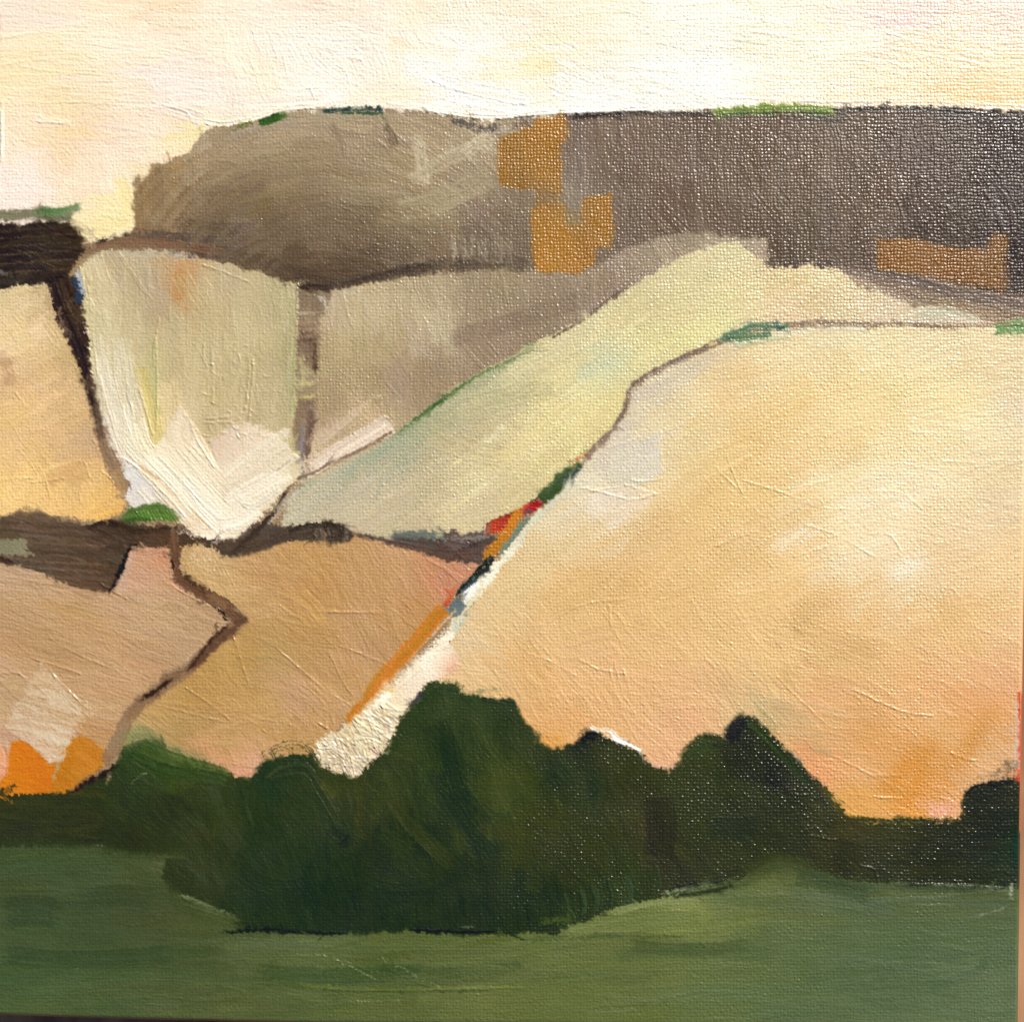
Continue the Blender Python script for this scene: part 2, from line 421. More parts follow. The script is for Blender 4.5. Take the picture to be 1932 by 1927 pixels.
stroke([(1620, 330), (1625, 370), (1625, 400)], 34, '#5a4a3a', a=.6, cj=4, mask=M)
# the lifted cream lip of sky paint over the skyline
stroke([(380, 228), (420, 234), (470, 226), (540, 205), (600, 200)], 11, '#fff2dc', a=.95, cj=3, h=1.6, lip=.9, rid=1)
stroke([(728, 198), (800, 206), (880, 218), (930, 222)], 10, '#fff3de', cj=3, h=1.5, lip=1, rid=1)
stroke([(885, 218), (950, 220), (1020, 213), (1110, 209), (1225, 205)], 10, '#fffaf0', cj=3, h=1.8, lip=1, rid=1)
stroke([(1220, 205), (1300, 206), (1350, 200)], 8, '#fff6e0', cj=3, h=1, rid=1)
stroke([(1500, 196), (1640, 196), (1800, 198), (1940, 206)], 12, '#fbead8', a=.8, cj=4, h=1, dry=.2)

# ochre dabs on the ridge
part(3, 'ochre_dab', 'ochre dab high on the grey ridge, under the skyline')
part(4, 'ochre_dab', 'ochre dab low on the ridge beside the notch')
part(5, 'ochre_dab', 'dark ochre dab at the right end of the ridge')
OC = CF([(960, 270, '#9a6c2c'), (1030, 300, '#a06f28'), (1040, 240, '#a87226'), (1000, 340, '#8d662f'), (1050, 460, '#a87428'), (1020, 500, '#b07a2e'), (1140, 400, '#a06e2a'), (1090, 420, '#96703a'), (1100, 500, '#a4702c'),
         (1680, 470, '#86581c'), (1800, 500, '#825626'), (1870, 480, '#7c5428')])
r = Region(3, [(942, 262), (1000, 240), (1012, 222), (1066, 219), (1070, 258), (1058, 275), (1058, 360), (1052, 392), (1014, 392), (1012, 360), (944, 352), (938, 310)], OC, rag=4, feather=8, warp=2, wave=1)
scumble(r, 30, PI / 2, 60, 30, jit=4, a=.5, h=.3, lip=.1, wave=1)
stroke([(1012, 380), (1030, 372), (1052, 385)], 30, '#7b6650', a=.6, mask=r.full, dry=.2)
r = Region(4, [(1004, 392), (1060, 384), (1076, 402), (1092, 412), (1100, 372), (1154, 366), (1158, 440), (1150, 468), (1122, 470), (1122, 500), (1088, 518), (1008, 514), (1002, 450)], OC, rag=4, feather=7, warp=2, wave=1)
scumble(r, 34, PI / 2, 60, 30, jit=4, a=.5, h=.3, lip=.1, wave=1)
stroke([(1072, 380), (1082, 400), (1088, 425)], 30, '#8a7c60', a=.8, mask=r.full)
r = Region(5, [(1654, 450), (1731, 449), (1770, 462), (1802, 468), (1860, 470), (1873, 442), (1897, 442), (1895, 548), (1805, 537), (1731, 517), (1652, 510)], OC, rag=4, feather=9, warp=2, wave=1)
scumble(r, 30, PI / 2, 60, 30, jit=4, a=.5, h=.3, lip=.1, wave=1)

# greens and blues on the skyline
part(6, 'skyline_bush', 'fresh green dab on the left slope of the skyline')
part(7, 'skyline_bush', 'thin blue green line at the top of the hill')
part(8, 'skyline_bush', 'long yellow green dab on the right skyline')
part(9, 'skyline_bush', 'bright green dab over the dark block at the left edge')
stroke([(440, 247), (460, 240), (478, 228)], 14, '#5d7030', a=.9, cj=12, dry=.35)
stroke([(486, 234), (512, 226), (541, 214)], 17, '#2f5216', cj=8, rid=6, rough_end=8)
stroke([(470, 244), (530, 234), (560, 222)], 12, '#77825a', a=.5, cj=8, dry=.3)
stroke([(606, 211), (650, 206), (700, 205), (728, 208)], 10, '#243c38', cj=8, rid=7, rough_end=8, dry=.06)
stroke([(640, 214), (700, 214), (728, 213)], 7, '#26452c', a=.8, cj=8)
stroke([(585, 218), (640, 219), (660, 216)], 8, '#8fa09a', a=.7, cj=8, dry=.3)
stroke([(1342, 214), (1400, 208), (1490, 203), (1580, 209)], 17, '#708530', cj=16, dry=.1, rid=8, rough_end=10)
stroke([(1350, 219), (1440, 215), (1570, 216)], 11, '#3c5222', a=.85, cj=10, dry=.2)
stroke([(1540, 222), (1570, 228), (1600, 218)], 12, '#3a352e', a=.6, cj=8, dry=.35)

# left edge: sage strip and dark block
part(10, 'painted_wood', 'near black block of trees at the left edge')
stroke([(-10, 406), (70, 405), (140, 408)], 22, '#7a765c', cj=8, rid=10)
stroke([(70, 396), (110, 400), (155, 388)], 17, '#4a6c38', cj=12, dry=.14, rid=9, col2='#7d9068', rough_end=6)
stroke([(-10, 390), (30, 389), (70, 387)], 9, '#f4e6dc', cj=4, h=1.2)
r = Region(10, [(-20, 416), (40, 423), (120, 416), (150, 428), (158, 470), (136, 500), (122, 534), (95, 535), (41, 540), (-20, 552)], CF([(20, 450, '#33261f'), (120, 440, '#3c2f27'), (60, 520, '#261c18'), (10, 540, '#3d342f'), (140, 480, '#453629')], off=(-7, -6, -8)), rag=4, feather=3, warp=2, wave=.3)
scumble(r, 80, lambda x, y: -.04, 130, 14, jit=5, a=.7, cj=6, h=1.0, lip=.4, wave=.15, angj=.05)
for yy in (432, 447, 462, 478, 495, 512):
    stroke([(-8, yy + 4), (60, yy), (140, yy - 6)], 4, '#5e4a3c', a=.75, cj=6, dry=.15, mask=r.full)
stroke([(-10, 500), (0, 512), (30, 520)], 10, '#a39a92', a=.5, dry=.45, mask=r.full)
stroke([(150, 425), (170, 440), (186, 462)], 32, '#a8997c', a=.8, cj=12, dry=.42)
stroke([(130, 418), (155, 424), (172, 440)], 16, '#d9c79c', a=.8, cj=10, dry=.3)
stroke([(200, 452), (225, 440), (250, 430)], 12, '#f0e0b4', a=.8, cj=8, dry=.4)
Region(1, [(170, 418), (236, 400), (253, 395), (252, 412), (235, 426), (205, 438), (186, 443), (178, 436)], '#f2dfa2', rag=2, feather=2, warp=2, wave=.4)

# taupe field behind the diagonal
part(11, 'painted_field', 'taupe field between the lane and the long diagonal slope')
FCF = CF([(612, 580, '#b5a288'), (610, 650, '#a8936f'), (640, 700, '#a3906e'), (660, 600, '#b4a27e'), (720, 590, '#b3a182'), (810, 600, '#b8a88a'), (850, 620, '#b0a084'), (720, 650, '#a8956f'), (780, 560, '#a89576'), (900, 560, '#8b7961'),
          (900, 640, '#87715f'), (960, 540, '#8f7e66'), (1050, 560, '#8a7762'), (1000, 600, '#846f5c'), (1100, 540, '#8a7764'), (1160, 500, '#897565'), (1230, 460, '#8b7a68'), (1300, 445, '#8a7a68'), (1330, 452, '#9a8a74'), (820, 690, '#8d775f'), (780, 720, '#927c63'),
          (640, 760, '#9a8264'), (700, 700, '#a08a6a'), (720, 740, '#97805f'), (650, 800, '#b59c7c'), (600, 850, '#c4ad90'), (700, 800, '#c2ab8a'), (600, 780, '#9b8468')], e=700, off=(11, 11, 8))
f6 = Region(11, [(598, 555), (622, 550), (665, 541), (726, 530), (816, 518), (888, 509), (1000, 512), (1086, 519), (1129, 498), (1180, 470), (1230, 452), (1300, 438), (1390, 446), (1420, 452), (1450, 448), (1450, 508), (1394, 475), (1313, 490), (1248, 520), (1180, 560), (1115, 605), (1014, 655),
                 (917, 712), (841, 762), (744, 835), (690, 866), (618, 905), (560, 915), (572, 870), (590, 800), (596, 700)], FCF, rag=4, feather=4, warp=3, wave=.75)
scumble(f6, 190, PI / 2, 80, 40, jit=4, a=.5, cj=5, h=.4, lip=.2, wave=.7, angj=.12)
M = f6.full
stroke([(632, 560), (660, 556), (690, 552)], 26, '#cbbda8', a=.6, cj=10, dry=.35, mask=M)
for x, y0_, y1_ in ((636, 566, 640), (648, 560, 680), (668, 556, 640), (700, 552, 640), (730, 548, 650), (760, 545, 620), (790, 548, 640), (820, 556, 650), (845, 568, 640)):
    stroke([(x, y0_), (x + 3, y1_)], 26, FCF.at(x, (y0_ + y1_) / 2) + 5, a=.5, cj=7, mask=M, h=.6)
stroke([(960, 540), (1050, 545), (1140, 530)], 40, '#94826a', a=.5, cj=7, mask=M, dry=.2)
stroke([(850, 640), (950, 610), (1080, 570), (1160, 520)], 36, '#806c5a', a=.5, cj=6, mask=M, dry=.2)
stroke([(1180, 500), (1240, 462), (1330, 446)], 26, '#94836e', a=.6, cj=7, mask=M)
stroke([(1150, 540), (1220, 500), (1290, 470), (1340, 458)], 12, '#a08d72', a=.7, cj=7, dry=.2)
stroke([(1429, 452), (1436, 475), (1444, 500)], 26, '#a38f7a', a=.9, cj=10, rid=11)
stroke([(1398, 460), (1420, 480), (1448, 506)], 6, '#54463a', a=.7, cj=6, dry=.1)
stroke([(620, 820), (660, 785), (720, 742)], 10, '#d9c7a8', a=.7, cj=8, dry=.35, mask=M)

# vertical lane
part(12, 'painted_lane', 'narrow upright brown lane between two pale fields')
LCF = CF([(575, 560, '#8a7860'), (585, 620, '#958066'), (580, 660, '#7a6350'), (580, 720, '#a08e6e'), (578, 770, '#8b7560'), (575, 830, '#857060'), (575, 870, '#9a8a80')], e=200)
r = Region(12, [(561, 551), (626, 549), (622, 575), (606, 600), (600, 660), (598, 740), (592, 810), (580, 870), (572, 905), (556, 880), (554, 830), (560, 760), (556, 700), (560, 620)], LCF, rag=4, feather=4, warp=3, wave=.5)
scumble(r, 46, PI / 2, 50, 14, jit=7, a=.6, cj=7, h=.5, wave=.5, angj=.08)
for yy, c in ((590, '#b3a286'), (612, '#8a7258'), (626, '#6d5543'), (640, '#5f4a3a'), (665, '#7a6450'), (700, '#a99a72'), (722, '#c4b67c'), (748, '#d6c87a'), (758, '#8a745c')):
    stroke([(562, yy), (580, yy + 1), (598, yy - 1)], 8, c, a=.8, cj=7, dry=.15, rough_end=8)
stroke([(564, 668), (574, 700), (568, 740)], 14, '#b9ad80', a=.8, cj=8, dry=.2)
stroke([(592, 640), (594, 670), (594, 700)], 8, '#5c4534', a=.8, cj=8)
stroke([(600, 556), (614, 566), (618, 590)], 18, '#c4b9a8', a=.8, cj=8, dry=.4)
stroke([(590, 790), (584, 830), (578, 860)], 12, '#70584a', a=.7, cj=8, dry=.2)
stroke([(572, 800), (568, 850), (572, 890)], 8, '#8d8894', a=.7, cj=8, dry=.2)

# pale cup shaped field
part(13, 'painted_field', 'pale cream green cup shaped field left of the upright lane')
F5 = CF([(175, 500, '#cabd96'), (230, 500, '#b9a886'), (215, 560, '#bdae86'), (260, 520, '#ad9f80'), (290, 540, '#a99a7e'), (340, 530, '#b89060'), (300, 600, '#ab9b78'), (380, 560, '#b7a980'), (440, 540, '#b5a881'), (500, 570, '#b2a57e'), (540, 560, '#b1a882'),
         (190, 620, '#c8bf98'), (185, 700, '#cfc4a4'), (225, 660, '#cfc4a0'), (260, 640, '#bdb086'), (280, 700, '#b8b07c'), (330, 660, '#b8aa80'), (400, 660, '#bcae84'), (480, 680, '#b7aa7e'), (540, 680, '#adA37a'), (540, 780, '#b0a37c'),
         (215, 750, '#d8cbae'), (235, 790, '#e0d3b4'), (285, 770, '#d0be7e'), (300, 810, '#dcc68c'), (250, 830, '#eadcbc'), (350, 730, '#b8a97e'), (420, 740, '#b8a97d'), (480, 780, '#b0a27a'), (400, 800, '#b3a378'),
         (340, 800, '#e0cdae'), (360, 850, '#ead7b6'), (420, 840, '#d9c0a2'), (480, 830, '#e0cdae'), (500, 870, '#e8dabb'), (520, 910, '#ddcfae'), (330, 890, '#f2e2c4'), (290, 860, '#f2e4c8'), (420, 910, '#f0e0c0'), (250, 900, '#dcd2c8'), (260, 940, '#d6ccc0'), (300, 930, '#d8c4b0'),
         (350, 950, '#dcc69e'), (400, 990, '#efe0c6'), (460, 970, '#eadbc0'), (215, 840, '#d9c8b8'), (550, 830, '#b3aa78')], e=350, off=(11, 7, 7))
f5 = Region(13, [(150, 506), (168, 486), (196, 472), (296, 477), (357, 487), (442, 499), (517, 523), (560, 536), (559, 620), (557, 700), (556, 770), (552, 832), (574, 872), (562, 905), (537, 924), (510, 958), (470, 1000), (449, 1016), (420, 1020), (374, 1012), (340, 992), (318, 968),
                 (248, 966), (231, 940), (234, 884), (204, 856), (196, 821), (180, 736), (170, 654), (160, 566)], F5, rag=4, feather=3, warp=2.5, wave=.35)
scumble(f5, 160, PI / 2, 90, 30, jit=4, a=.5, cj=5, h=.5, lip=.2, wave=.4, box=(150, 470, 560, 800), angj=.06)
M = f5.full
stroke([(340, 500), (342, 530), (350, 600)], 34, '#b9824a', a=.75, cj=5, mask=M, soft=.5)
stroke([(326, 506), (328, 540), (330, 570)], 20, '#b78a58', a=.5, cj=6, mask=M, dry=.1)
stroke([(358, 500), (364, 560), (370, 640)], 26, '#c4a57a', a=.4, cj=6, mask=M, soft=.5)
for q in range(26):
    x = random.uniform(183, 250)
    y = random.uniform(600, 780)
    stroke([(x, y), (x + 8, y + 60), (x + 26, y + 120)], random.uniform(8, 20), random.choice(('#dfd4b8', '#d9cdac', '#d0c29c', '#e6dabe')), a=.55, cj=6, mask=M, h=.9, dry=.12)
stroke([(268, 690), (285, 760), (302, 850)], 26, '#d3c07a', a=.75, cj=6, mask=M)
stroke([(292, 640), (290, 720), (300, 790)], 12, '#b2b37a', a=.45, cj=5, mask=M)
stroke([(195, 780), (212, 840), (240, 890)], 26, '#ddd0bc', cj=7, mask=M, h=1)
stroke([(230, 760), (240, 820), (280, 870)], 40, '#eadfc4', cj=7, mask=M, h=1.1)
stroke([(260, 790), (275, 840), (320, 890)], 24, '#f0e2c0', cj=7, mask=M, h=1.1)
# knife marks at the foot of the cup
def quad(pts, col, rid, rag=1.5, h=1.2, edge=True, wave=.15, cj=4, ang=None):
    q_ = Region(rid, pts, col, rag=rag, feather=2, warp=1.5, wave=wave, base=h * .6, setid=False)
    if ang is not None:
        scumble(q_, 26, ang, 70, 16, jit=4, a=.5, cj=cj, h=.8, lip=.2, wave=wave, angj=.06)
    if edge:
        ridge(pts[:2], h, 1.5)
        ridge(pts[1:3], h, 1.5)
    return q_
quad([(338, 764), (372, 812), (404, 872), (420, 886), (376, 930), (330, 960), (268, 868), (304, 834)], CF([(340, 780, '#e2d0b4'), (350, 840, '#ecd9b8'), (370, 900, '#f4e6c8'), (300, 880, '#f6e8cc')]), 13, ang=1.05)
quad([(395, 832), (440, 800), (452, 796), (500, 806), (548, 848), (566, 862), (520, 905), (470, 930), (420, 900)], CF([(420, 830, '#dcc3aa'), (470, 820, '#e6d2b8'), (520, 860, '#e6d8ba'), (450, 880, '#eddcc2')]), 13, ang=-.5)
quad([(236, 884), (262, 874), (330, 950), (352, 985), (318, 970), (250, 962), (232, 938)], CF([(250, 900, '#e2dcd6'), (270, 940, '#dcd4cc'), (320, 960, '#d8c8b8')]), 13, ang=.15)
for q in range(24):
    x = random.uniform(250, 380)
    y = random.uniform(840, 930)
    stroke([(x, y), (x + 45, y + 50), (x + 90, y + 96)], random.uniform(8, 24), random.choice(('#f2e4c8', '#f5e9d0', '#ecdabb', '#e8d4b2', '#f4e8d0')), a=.6, cj=6, mask=M, h=1.2, lip=.6, dry=.15)
stroke([(262, 880), (320, 920), (362, 962), (400, 1000)], 10, '#d8b98e', a=.7, cj=8, mask=M)
for q in range(14):
    y = random.uniform(850, 980)
    stroke([(420, y + 46), (480, y), (548, y - 44)], random.uniform(10, 22), random.choice(('#efe0c4', '#eadcc0', '#e4d3b6', '#f2e6ce')), a=.5, cj=7, mask=M, h=1.1, lip=.5, dry=.2)
stroke([(452, 924), (500, 900), (560, 862)], 5, '#a08c76', a=.6, cj=6, mask=M, dry=.15)
stroke([(445, 935), (475, 955), (530, 920)], 10, '#e9ddc6', cj=6, mask=M, h=1.3, lip=.9)
for P_ in ([(470, 670), (468, 730), (462, 780)], [(478, 680), (474, 740), (470, 790)], [(388, 790), (430, 786), (460, 778)], [(384, 798), (430, 796), (452, 788)], [(360, 800), (372, 830), (404, 880)], [(300, 600), (292, 650), (290, 690)], [(384, 500), (420, 512), (470, 532)], [(280, 505), (281, 556)],
           [(262, 730), (280, 790), (288, 820)], [(240, 740), (252, 780)], [(385, 650), (384, 680)], [(400, 660), (402, 760)], [(208, 860), (240, 868), (280, 900), (320, 940), (350, 975)], [(296, 810), (297, 700), (294, 640)], [(560, 540), (558, 640), (556, 700)], [(380, 740), (396, 746)], [(400, 700), (414, 712), (410, 730)]):
    ridge(P_, 2.2, 1.5)
for q in range(60):
    x, y = random.uniform(360, 500), random.uniform(640, 830)
    L = random.uniform(3, 10)
    an = random.choice((0, PI / 2)) + random.gauss(0, .4)
    ridge([(x, y), (x + L * math.cos(an), y + L * math.sin(an))], random.uniform(.8, 2.2), 1.4)
stroke([(552, 640), (556, 720), (552, 790)], 7, '#c9cf8c', a=.7, cj=6, dry=.2)
stroke([(545, 560), (548, 660), (546, 780)], 20, '#aaa67a', a=.5, cj=4, mask=M)
stroke([(155, 500), (163, 560), (172, 650), (180, 720)], 13, '#d8ca9a', a=.8, cj=10, dry=.2, h=1.4)
stroke([(170, 490), (200, 480), (300, 480), (360, 486)], 16, '#c4b8a0', a=.6, cj=10, dry=.35)
stroke([(300, 474), (345, 480), (370, 488)], 12, '#c9c0b4', a=.6, cj=10, dry=.4)

# ochre yellow field at the left
part(14, 'painted_field', 'golden ochre field at the left edge below the dark block')
F4 = CF([(20, 560, '#cfb284'), (80, 550, '#cbae80'), (92, 570, '#a88a5e'), (40, 600, '#d6b484'), (30, 640, '#dfbe84'), (15, 690, '#cfa573'), (18, 740, '#c49a6a'), (80, 640, '#d2ac78'), (90, 720, '#cda472'), (40, 740, '#d6aa70'), (130, 680, '#bd9a66'), (60, 830, '#d3a66e'), (30, 780, '#dcb276'), (120, 780, '#c99f6a'),
         (160, 840, '#b08a62'), (60, 900, '#dfb26c'), (150, 900, '#d3a566'), (30, 950, '#e4b66e'), (110, 940, '#e0b068'), (200, 930, '#d6a45c'), (210, 960, '#d89f4c'), (180, 960, '#e0ad5e'), (150, 880, '#cfa266')], e=500, off=(14, 20, 24))
f4 = Region(14, [(-20, 552), (41, 540), (88, 535), (100, 545), (106, 580), (106, 606), (130, 630), (152, 668), (163, 740), (178, 800), (186, 850), (205, 890), (226, 925), (236, 962), (200, 982), (60, 970), (-20, 975)], F4, rag=4, feather=3, warp=2.5, wave=.6)
scumble(f4, 130, lambda x, y: -.6 + .6 * math.sin(y / 90), 80, 34, jit=4, a=.5, cj=5, h=.5, lip=.25, wave=.55, angj=.4)
M = f4.full
stroke([(-5, 660), (14, 690), (18, 730)], 22, '#b58f6c', a=.65, cj=6, mask=M)
stroke([(30, 560), (90, 550), (98, 620)], 18, '#b59a6e', a=.6, cj=9, mask=M)
stroke([(110, 610), (140, 660), (160, 720)], 20, '#a98a5c', a=.5, cj=9, mask=M)
quad([(82, 888), (150, 868), (162, 872), (168, 905), (96, 930)], '#d6ac72', 14, h=.8)
stroke([(-5, 640), (20, 636), (36, 632)], 8, '#e8c890', cj=6, mask=M, h=1)
for P_ in ([(30, 740), (50, 768)], [(82, 890), (96, 940)], [(160, 870), (170, 900)], [(176, 830), (190, 860), (192, 880), (186, 905)], [(60, 910), (120, 902)], [(0, 905), (60, 900)], [(190, 888), (212, 905), (216, 930)]):
    ridge(P_, 1.8)
stroke([(190, 800), (200, 850), (228, 905), (238, 930)], 28, '#8a6e54', cj=9, dry=.12, a=.9)
stroke([(215, 880), (230, 912), (226, 948)], 22, '#ab8a62', a=.8, cj=9, dry=.1)

# upper left lane
part(15, 'painted_lane', 'dark lane running down from the black block at the left')
Region(15, [(92, 534), (124, 524), (140, 520), (152, 560), (158, 610), (168, 660), (172, 700), (180, 745), (190, 790), (182, 800), (170, 760), (158, 700), (148, 668), (128, 632), (108, 606), (104, 570)], CF([(115, 560, '#33261d'), (140, 560, '#4a3a2d'), (140, 640, '#2b1e18'), (175, 760, '#46362b')]), rag=3, feather=3, warp=2, wave=.3)
stroke([(100, 536, 16), (112, 580, 22), (138, 640, 24), (160, 700, 16), (176, 765, 12)], 20, '#2b1e18', cj=7, rid=15, rough_end=6)
stroke([(118, 520, 20), (132, 560, 26), (150, 610, 26), (166, 660, 12)], 20, '#37271d', cj=10, dry=.05, rid=15)
stroke([(128, 560), (144, 590), (156, 616)], 18, '#63513f', a=.6, cj=10, dry=.3)
stroke([(112, 575), (118, 610), (136, 640)], 12, '#7c6450', a=.7, cj=10, dry=.2)
stroke([(166, 700), (180, 750), (192, 830)], 12, '#5a4538', a=.8, cj=8, dry=.2)
stroke([(146, 520), (150, 550), (150, 574)], 20, '#263750', cj=12, a=.9, dry=.28, rough_end=6)
stroke([(146, 510), (152, 530), (154, 556)], 13, '#b9bcc0', cj=12, a=.8, dry=.45, rough_end=6)
for q in range(16):
    y = random.uniform(600, 760)
    x = 160 + (y - 600) * .1
    stroke([(x, y), (x + 4, y + 3)], random.uniform(2, 5), random.choice(('#dcc4b4', '#2b1e18', '#f0e0c8')), cj=8, h=1.4, rough_end=0)

# pale slope
part(16, 'painted_slope', 'long pale green and yellow slope rising to the right')
SCF = CF([(560, 960, '#c0bc9a'), (600, 920, '#bcb998'), (640, 960, '#bdb591'), (640, 890, '#a9ac90'), (700, 880, '#b5b494'), (720, 930, '#c3b890'), (700, 990, '#c9bd96'), (760, 850, '#9fa585'), (740, 870, '#98a083'), (800, 900, '#c2b68c'), (800, 960, '#c4b88e'), (860, 960, '#d3c79a'), (900, 920, '#d2c898'), (940, 960, '#cfc090'),
          (820, 800, '#a9ac84'), (880, 820, '#c4b98e'), (900, 750, '#b0b086'), (960, 720, '#bdbd92'), (980, 780, '#cabe8c'), (1000, 850, '#dccf98'), (1050, 800, '#dfd494'), (1060, 860, '#d3c88e'), (1020, 900, '#cdc38c'), (1100, 740, '#e0d796'), (1050, 700, '#d8cd96'), (1120, 660, '#c8cc9c'), (1140, 690, '#ccd0a4'), (1120, 790, '#ddd08e'),
          (1150, 740, '#dcd59a'), (1160, 620, '#d9cf98'), (1100, 630, '#cfc594'), (1220, 560, '#ccc494'), (1220, 620, '#d9d294'), (1280, 640, '#dbd792'), (1300, 560, '#d4ca94'), (1260, 520, '#cfc796'), (1350, 500, '#d2cb98'), (1400, 480, '#cec692'), (1400, 560, '#dacf98'), (1360, 600, '#d8d694'), (1450, 540, '#d8c894'), (1500, 560, '#d9c896'), (1480, 590, '#dcc49c'),
          (1560, 540, '#d6c693'), (1600, 580, '#d8c89a'), (1700, 600, '#d4c49e'), (1750, 590, '#c6c2a2'), (1850, 612, '#cdb898'), (1550, 515, '#d9cb98')], e=500, off=(5, -1, 4))
PATH_ = [(1880, 612), (1780, 610), (1680, 608), (1580, 606), (1480, 612), (1425, 618), (1370, 634), (1313, 662), (1259, 687), (1212, 712), (1187, 734), (1176, 773), (1154, 809), (1122, 845), (1097, 870), (1060, 910), (1014, 945), (960, 980), (920, 1002)]
f7 = Region(16, [(530, 992), (545, 940), (575, 915), (618, 892), (690, 852), (744, 820), (791, 784), (841, 748), (917, 698), (963, 676), (1014, 642), (1050, 629), (1115, 593), (1180, 548), (1248, 507), (1275, 490), (1313, 474), (1343, 463), (1394, 457), (1421, 480), (1450, 506), (1513, 502), (1581, 505),
                 (1635, 540), (1717, 573), (1805, 586), (1863, 603), (1900, 618)] + PATH_ + [(880, 1008), (841, 1006), (760, 1004), (715, 1018), (672, 1006), (650, 992), (580, 992)], SCF, rag=3, feather=2.5, warp=2, wave=.6)
scumble(f7, 240, lambda x, y: -.62, 150, 34, jit=3.5, a=.5, cj=4, h=.4, lip=.15, wave=.7, box=(530, 450, 1250, 1010), angj=.1)
scumble(f7, 130, lambda x, y: .35 if x > 1400 else -.5, 100, 30, jit=4, a=.5, cj=5, h=.5, lip=.15, wave=.8, box=(1200, 450, 1900, 640), angj=.25)
M = f7.full
stroke([(1010, 650), (960, 684), (905, 712), (850, 748), (800, 784), (748, 824)], 9, '#76885a', a=.55, cj=8, mask=M)
stroke([(1000, 664), (930, 704), (860, 746)], 26, '#8fa078', a=.35, cj=8, mask=M, soft=.5)
stroke([(880, 728), (820, 770), (755, 822), (700, 862)], 40, '#8a9a76', a=.38, cj=6, mask=M, soft=.5)
part(17, 'painted_hedge', 'thin green hedge line on the long pale slope')
stroke([(1014, 644, 5), (960, 679, 6), (905, 706, 8), (850, 742, 10), (815, 767, 8), (775, 798, 6), (742, 824, 5)], 8, '#56713f', cj=10, dry=.12, rid=17, rough_end=6)
stroke([(850, 745), (830, 758), (800, 780)], 8, '#35532b', a=.8, cj=10, rid=17)
stroke([(735, 830), (700, 862), (640, 900)], 26, '#93a184', a=.45, cj=8, soft=.6)
stroke([(720, 900), (716, 918), (712, 940)], 8, '#7d8a86', a=.5, cj=8, dry=.1)
stroke([(600, 900), (580, 915), (560, 935)], 18, '#a8ab92', a=.5, cj=8, dry=.1)
for q in range(46):
    x = random.uniform(980, 1170)
    y = random.uniform(650, 900)
    if x - 1160 < -(y - 640) * .2 - 2 and M[int((y + 10) / ST), int((x + 10) / ST)] > .9:
        stroke([(x - 24, y + 34), (x, y), (x + 16, y - 20)], random.uniform(6, 18), random.choice(('#e8dc9c', '#e2d894', '#dccf90', '#ece0a4')), a=.55, cj=6, mask=M, soft=.3)
for q in range(40):
    x = random.uniform(860, 1090)
    y = 1440 - x * .62 + random.uniform(-50, 60) - 10
    stroke([(x - 26, y + 22), (x + 26, y - 22)], random.uniform(8, 20), random.choice(('#e4d8a8', '#dfd29c', '#e8deb0')), a=.85, cj=10, mask=M, dry=.46, soft=.3)
stroke([(1080, 715), (1140, 684), (1190, 680)], 56, '#c4cdaa', a=.6, cj=8, mask=M, soft=.4)
# brown line at the upper rim of the slope
part(18, 'painted_line', 'thin brown line along the upper rim of the pale slope')
stroke([(1194, 538, 3), (1160, 556, 7), (1130, 580, 7), (1100, 604, 6), (1060, 626, 6), (1040, 640, 3)], 6, '#6d5748', cj=8, dry=.14, rid=18)
stroke([(1085, 608), (1062, 620), (1045, 634)], 3, '#e0d0a4', cj=5)
stroke([(1030, 645), (960, 682), (880, 728), (820, 758)], 3, '#8a745e', a=.7, cj=5, dry=.1)
stroke([(1040, 632), (980, 666), (900, 706), (835, 744)], 6, '#cfc292', a=.7, cj=8, dry=.2)
# taupe drift under the right end of the ridge
part(19, 'painted_bank', 'soft brown bank under the right end of the ridge')
BCF = CF([(1620, 520, '#8c7866'), (1700, 545, '#866f5c'), (1780, 570, '#97805f'), (1860, 590, '#a0866a'), (1920, 590, '#927a66'), (1900, 570, '#6f5b50'), (1720, 530, '#6e5c52'), (1820, 555, '#66544a')], e=300)
r = Region(19, [(1580, 506), (1615, 503), (1652, 511), (1727, 520), (1805, 540), (1895, 560), (1950, 560), (1950, 612), (1863, 605), (1805, 588), (1717, 574), (1635, 543)], BCF, rag=4, feather=6, warp=2, wave=.8)
scumble(r, 60, .28, 120, 18, jit=5, a=.6, cj=7, h=.5, wave=.7, angj=.05)
stroke([(1590, 506), (1700, 524), (1800, 550), (1935, 578)], 17, '#5f4f48', a=.7, cj=7, dry=.1)
stroke([(1600, 520), (1660, 545), (1740, 572), (1850, 596)], 9, '#ab967a', a=.6, cj=7, dry=.2)
stroke([(1720, 588), (1790, 590), (1850, 606)], 20, '#c2c4a8', a=.6, cj=7, dry=.2)

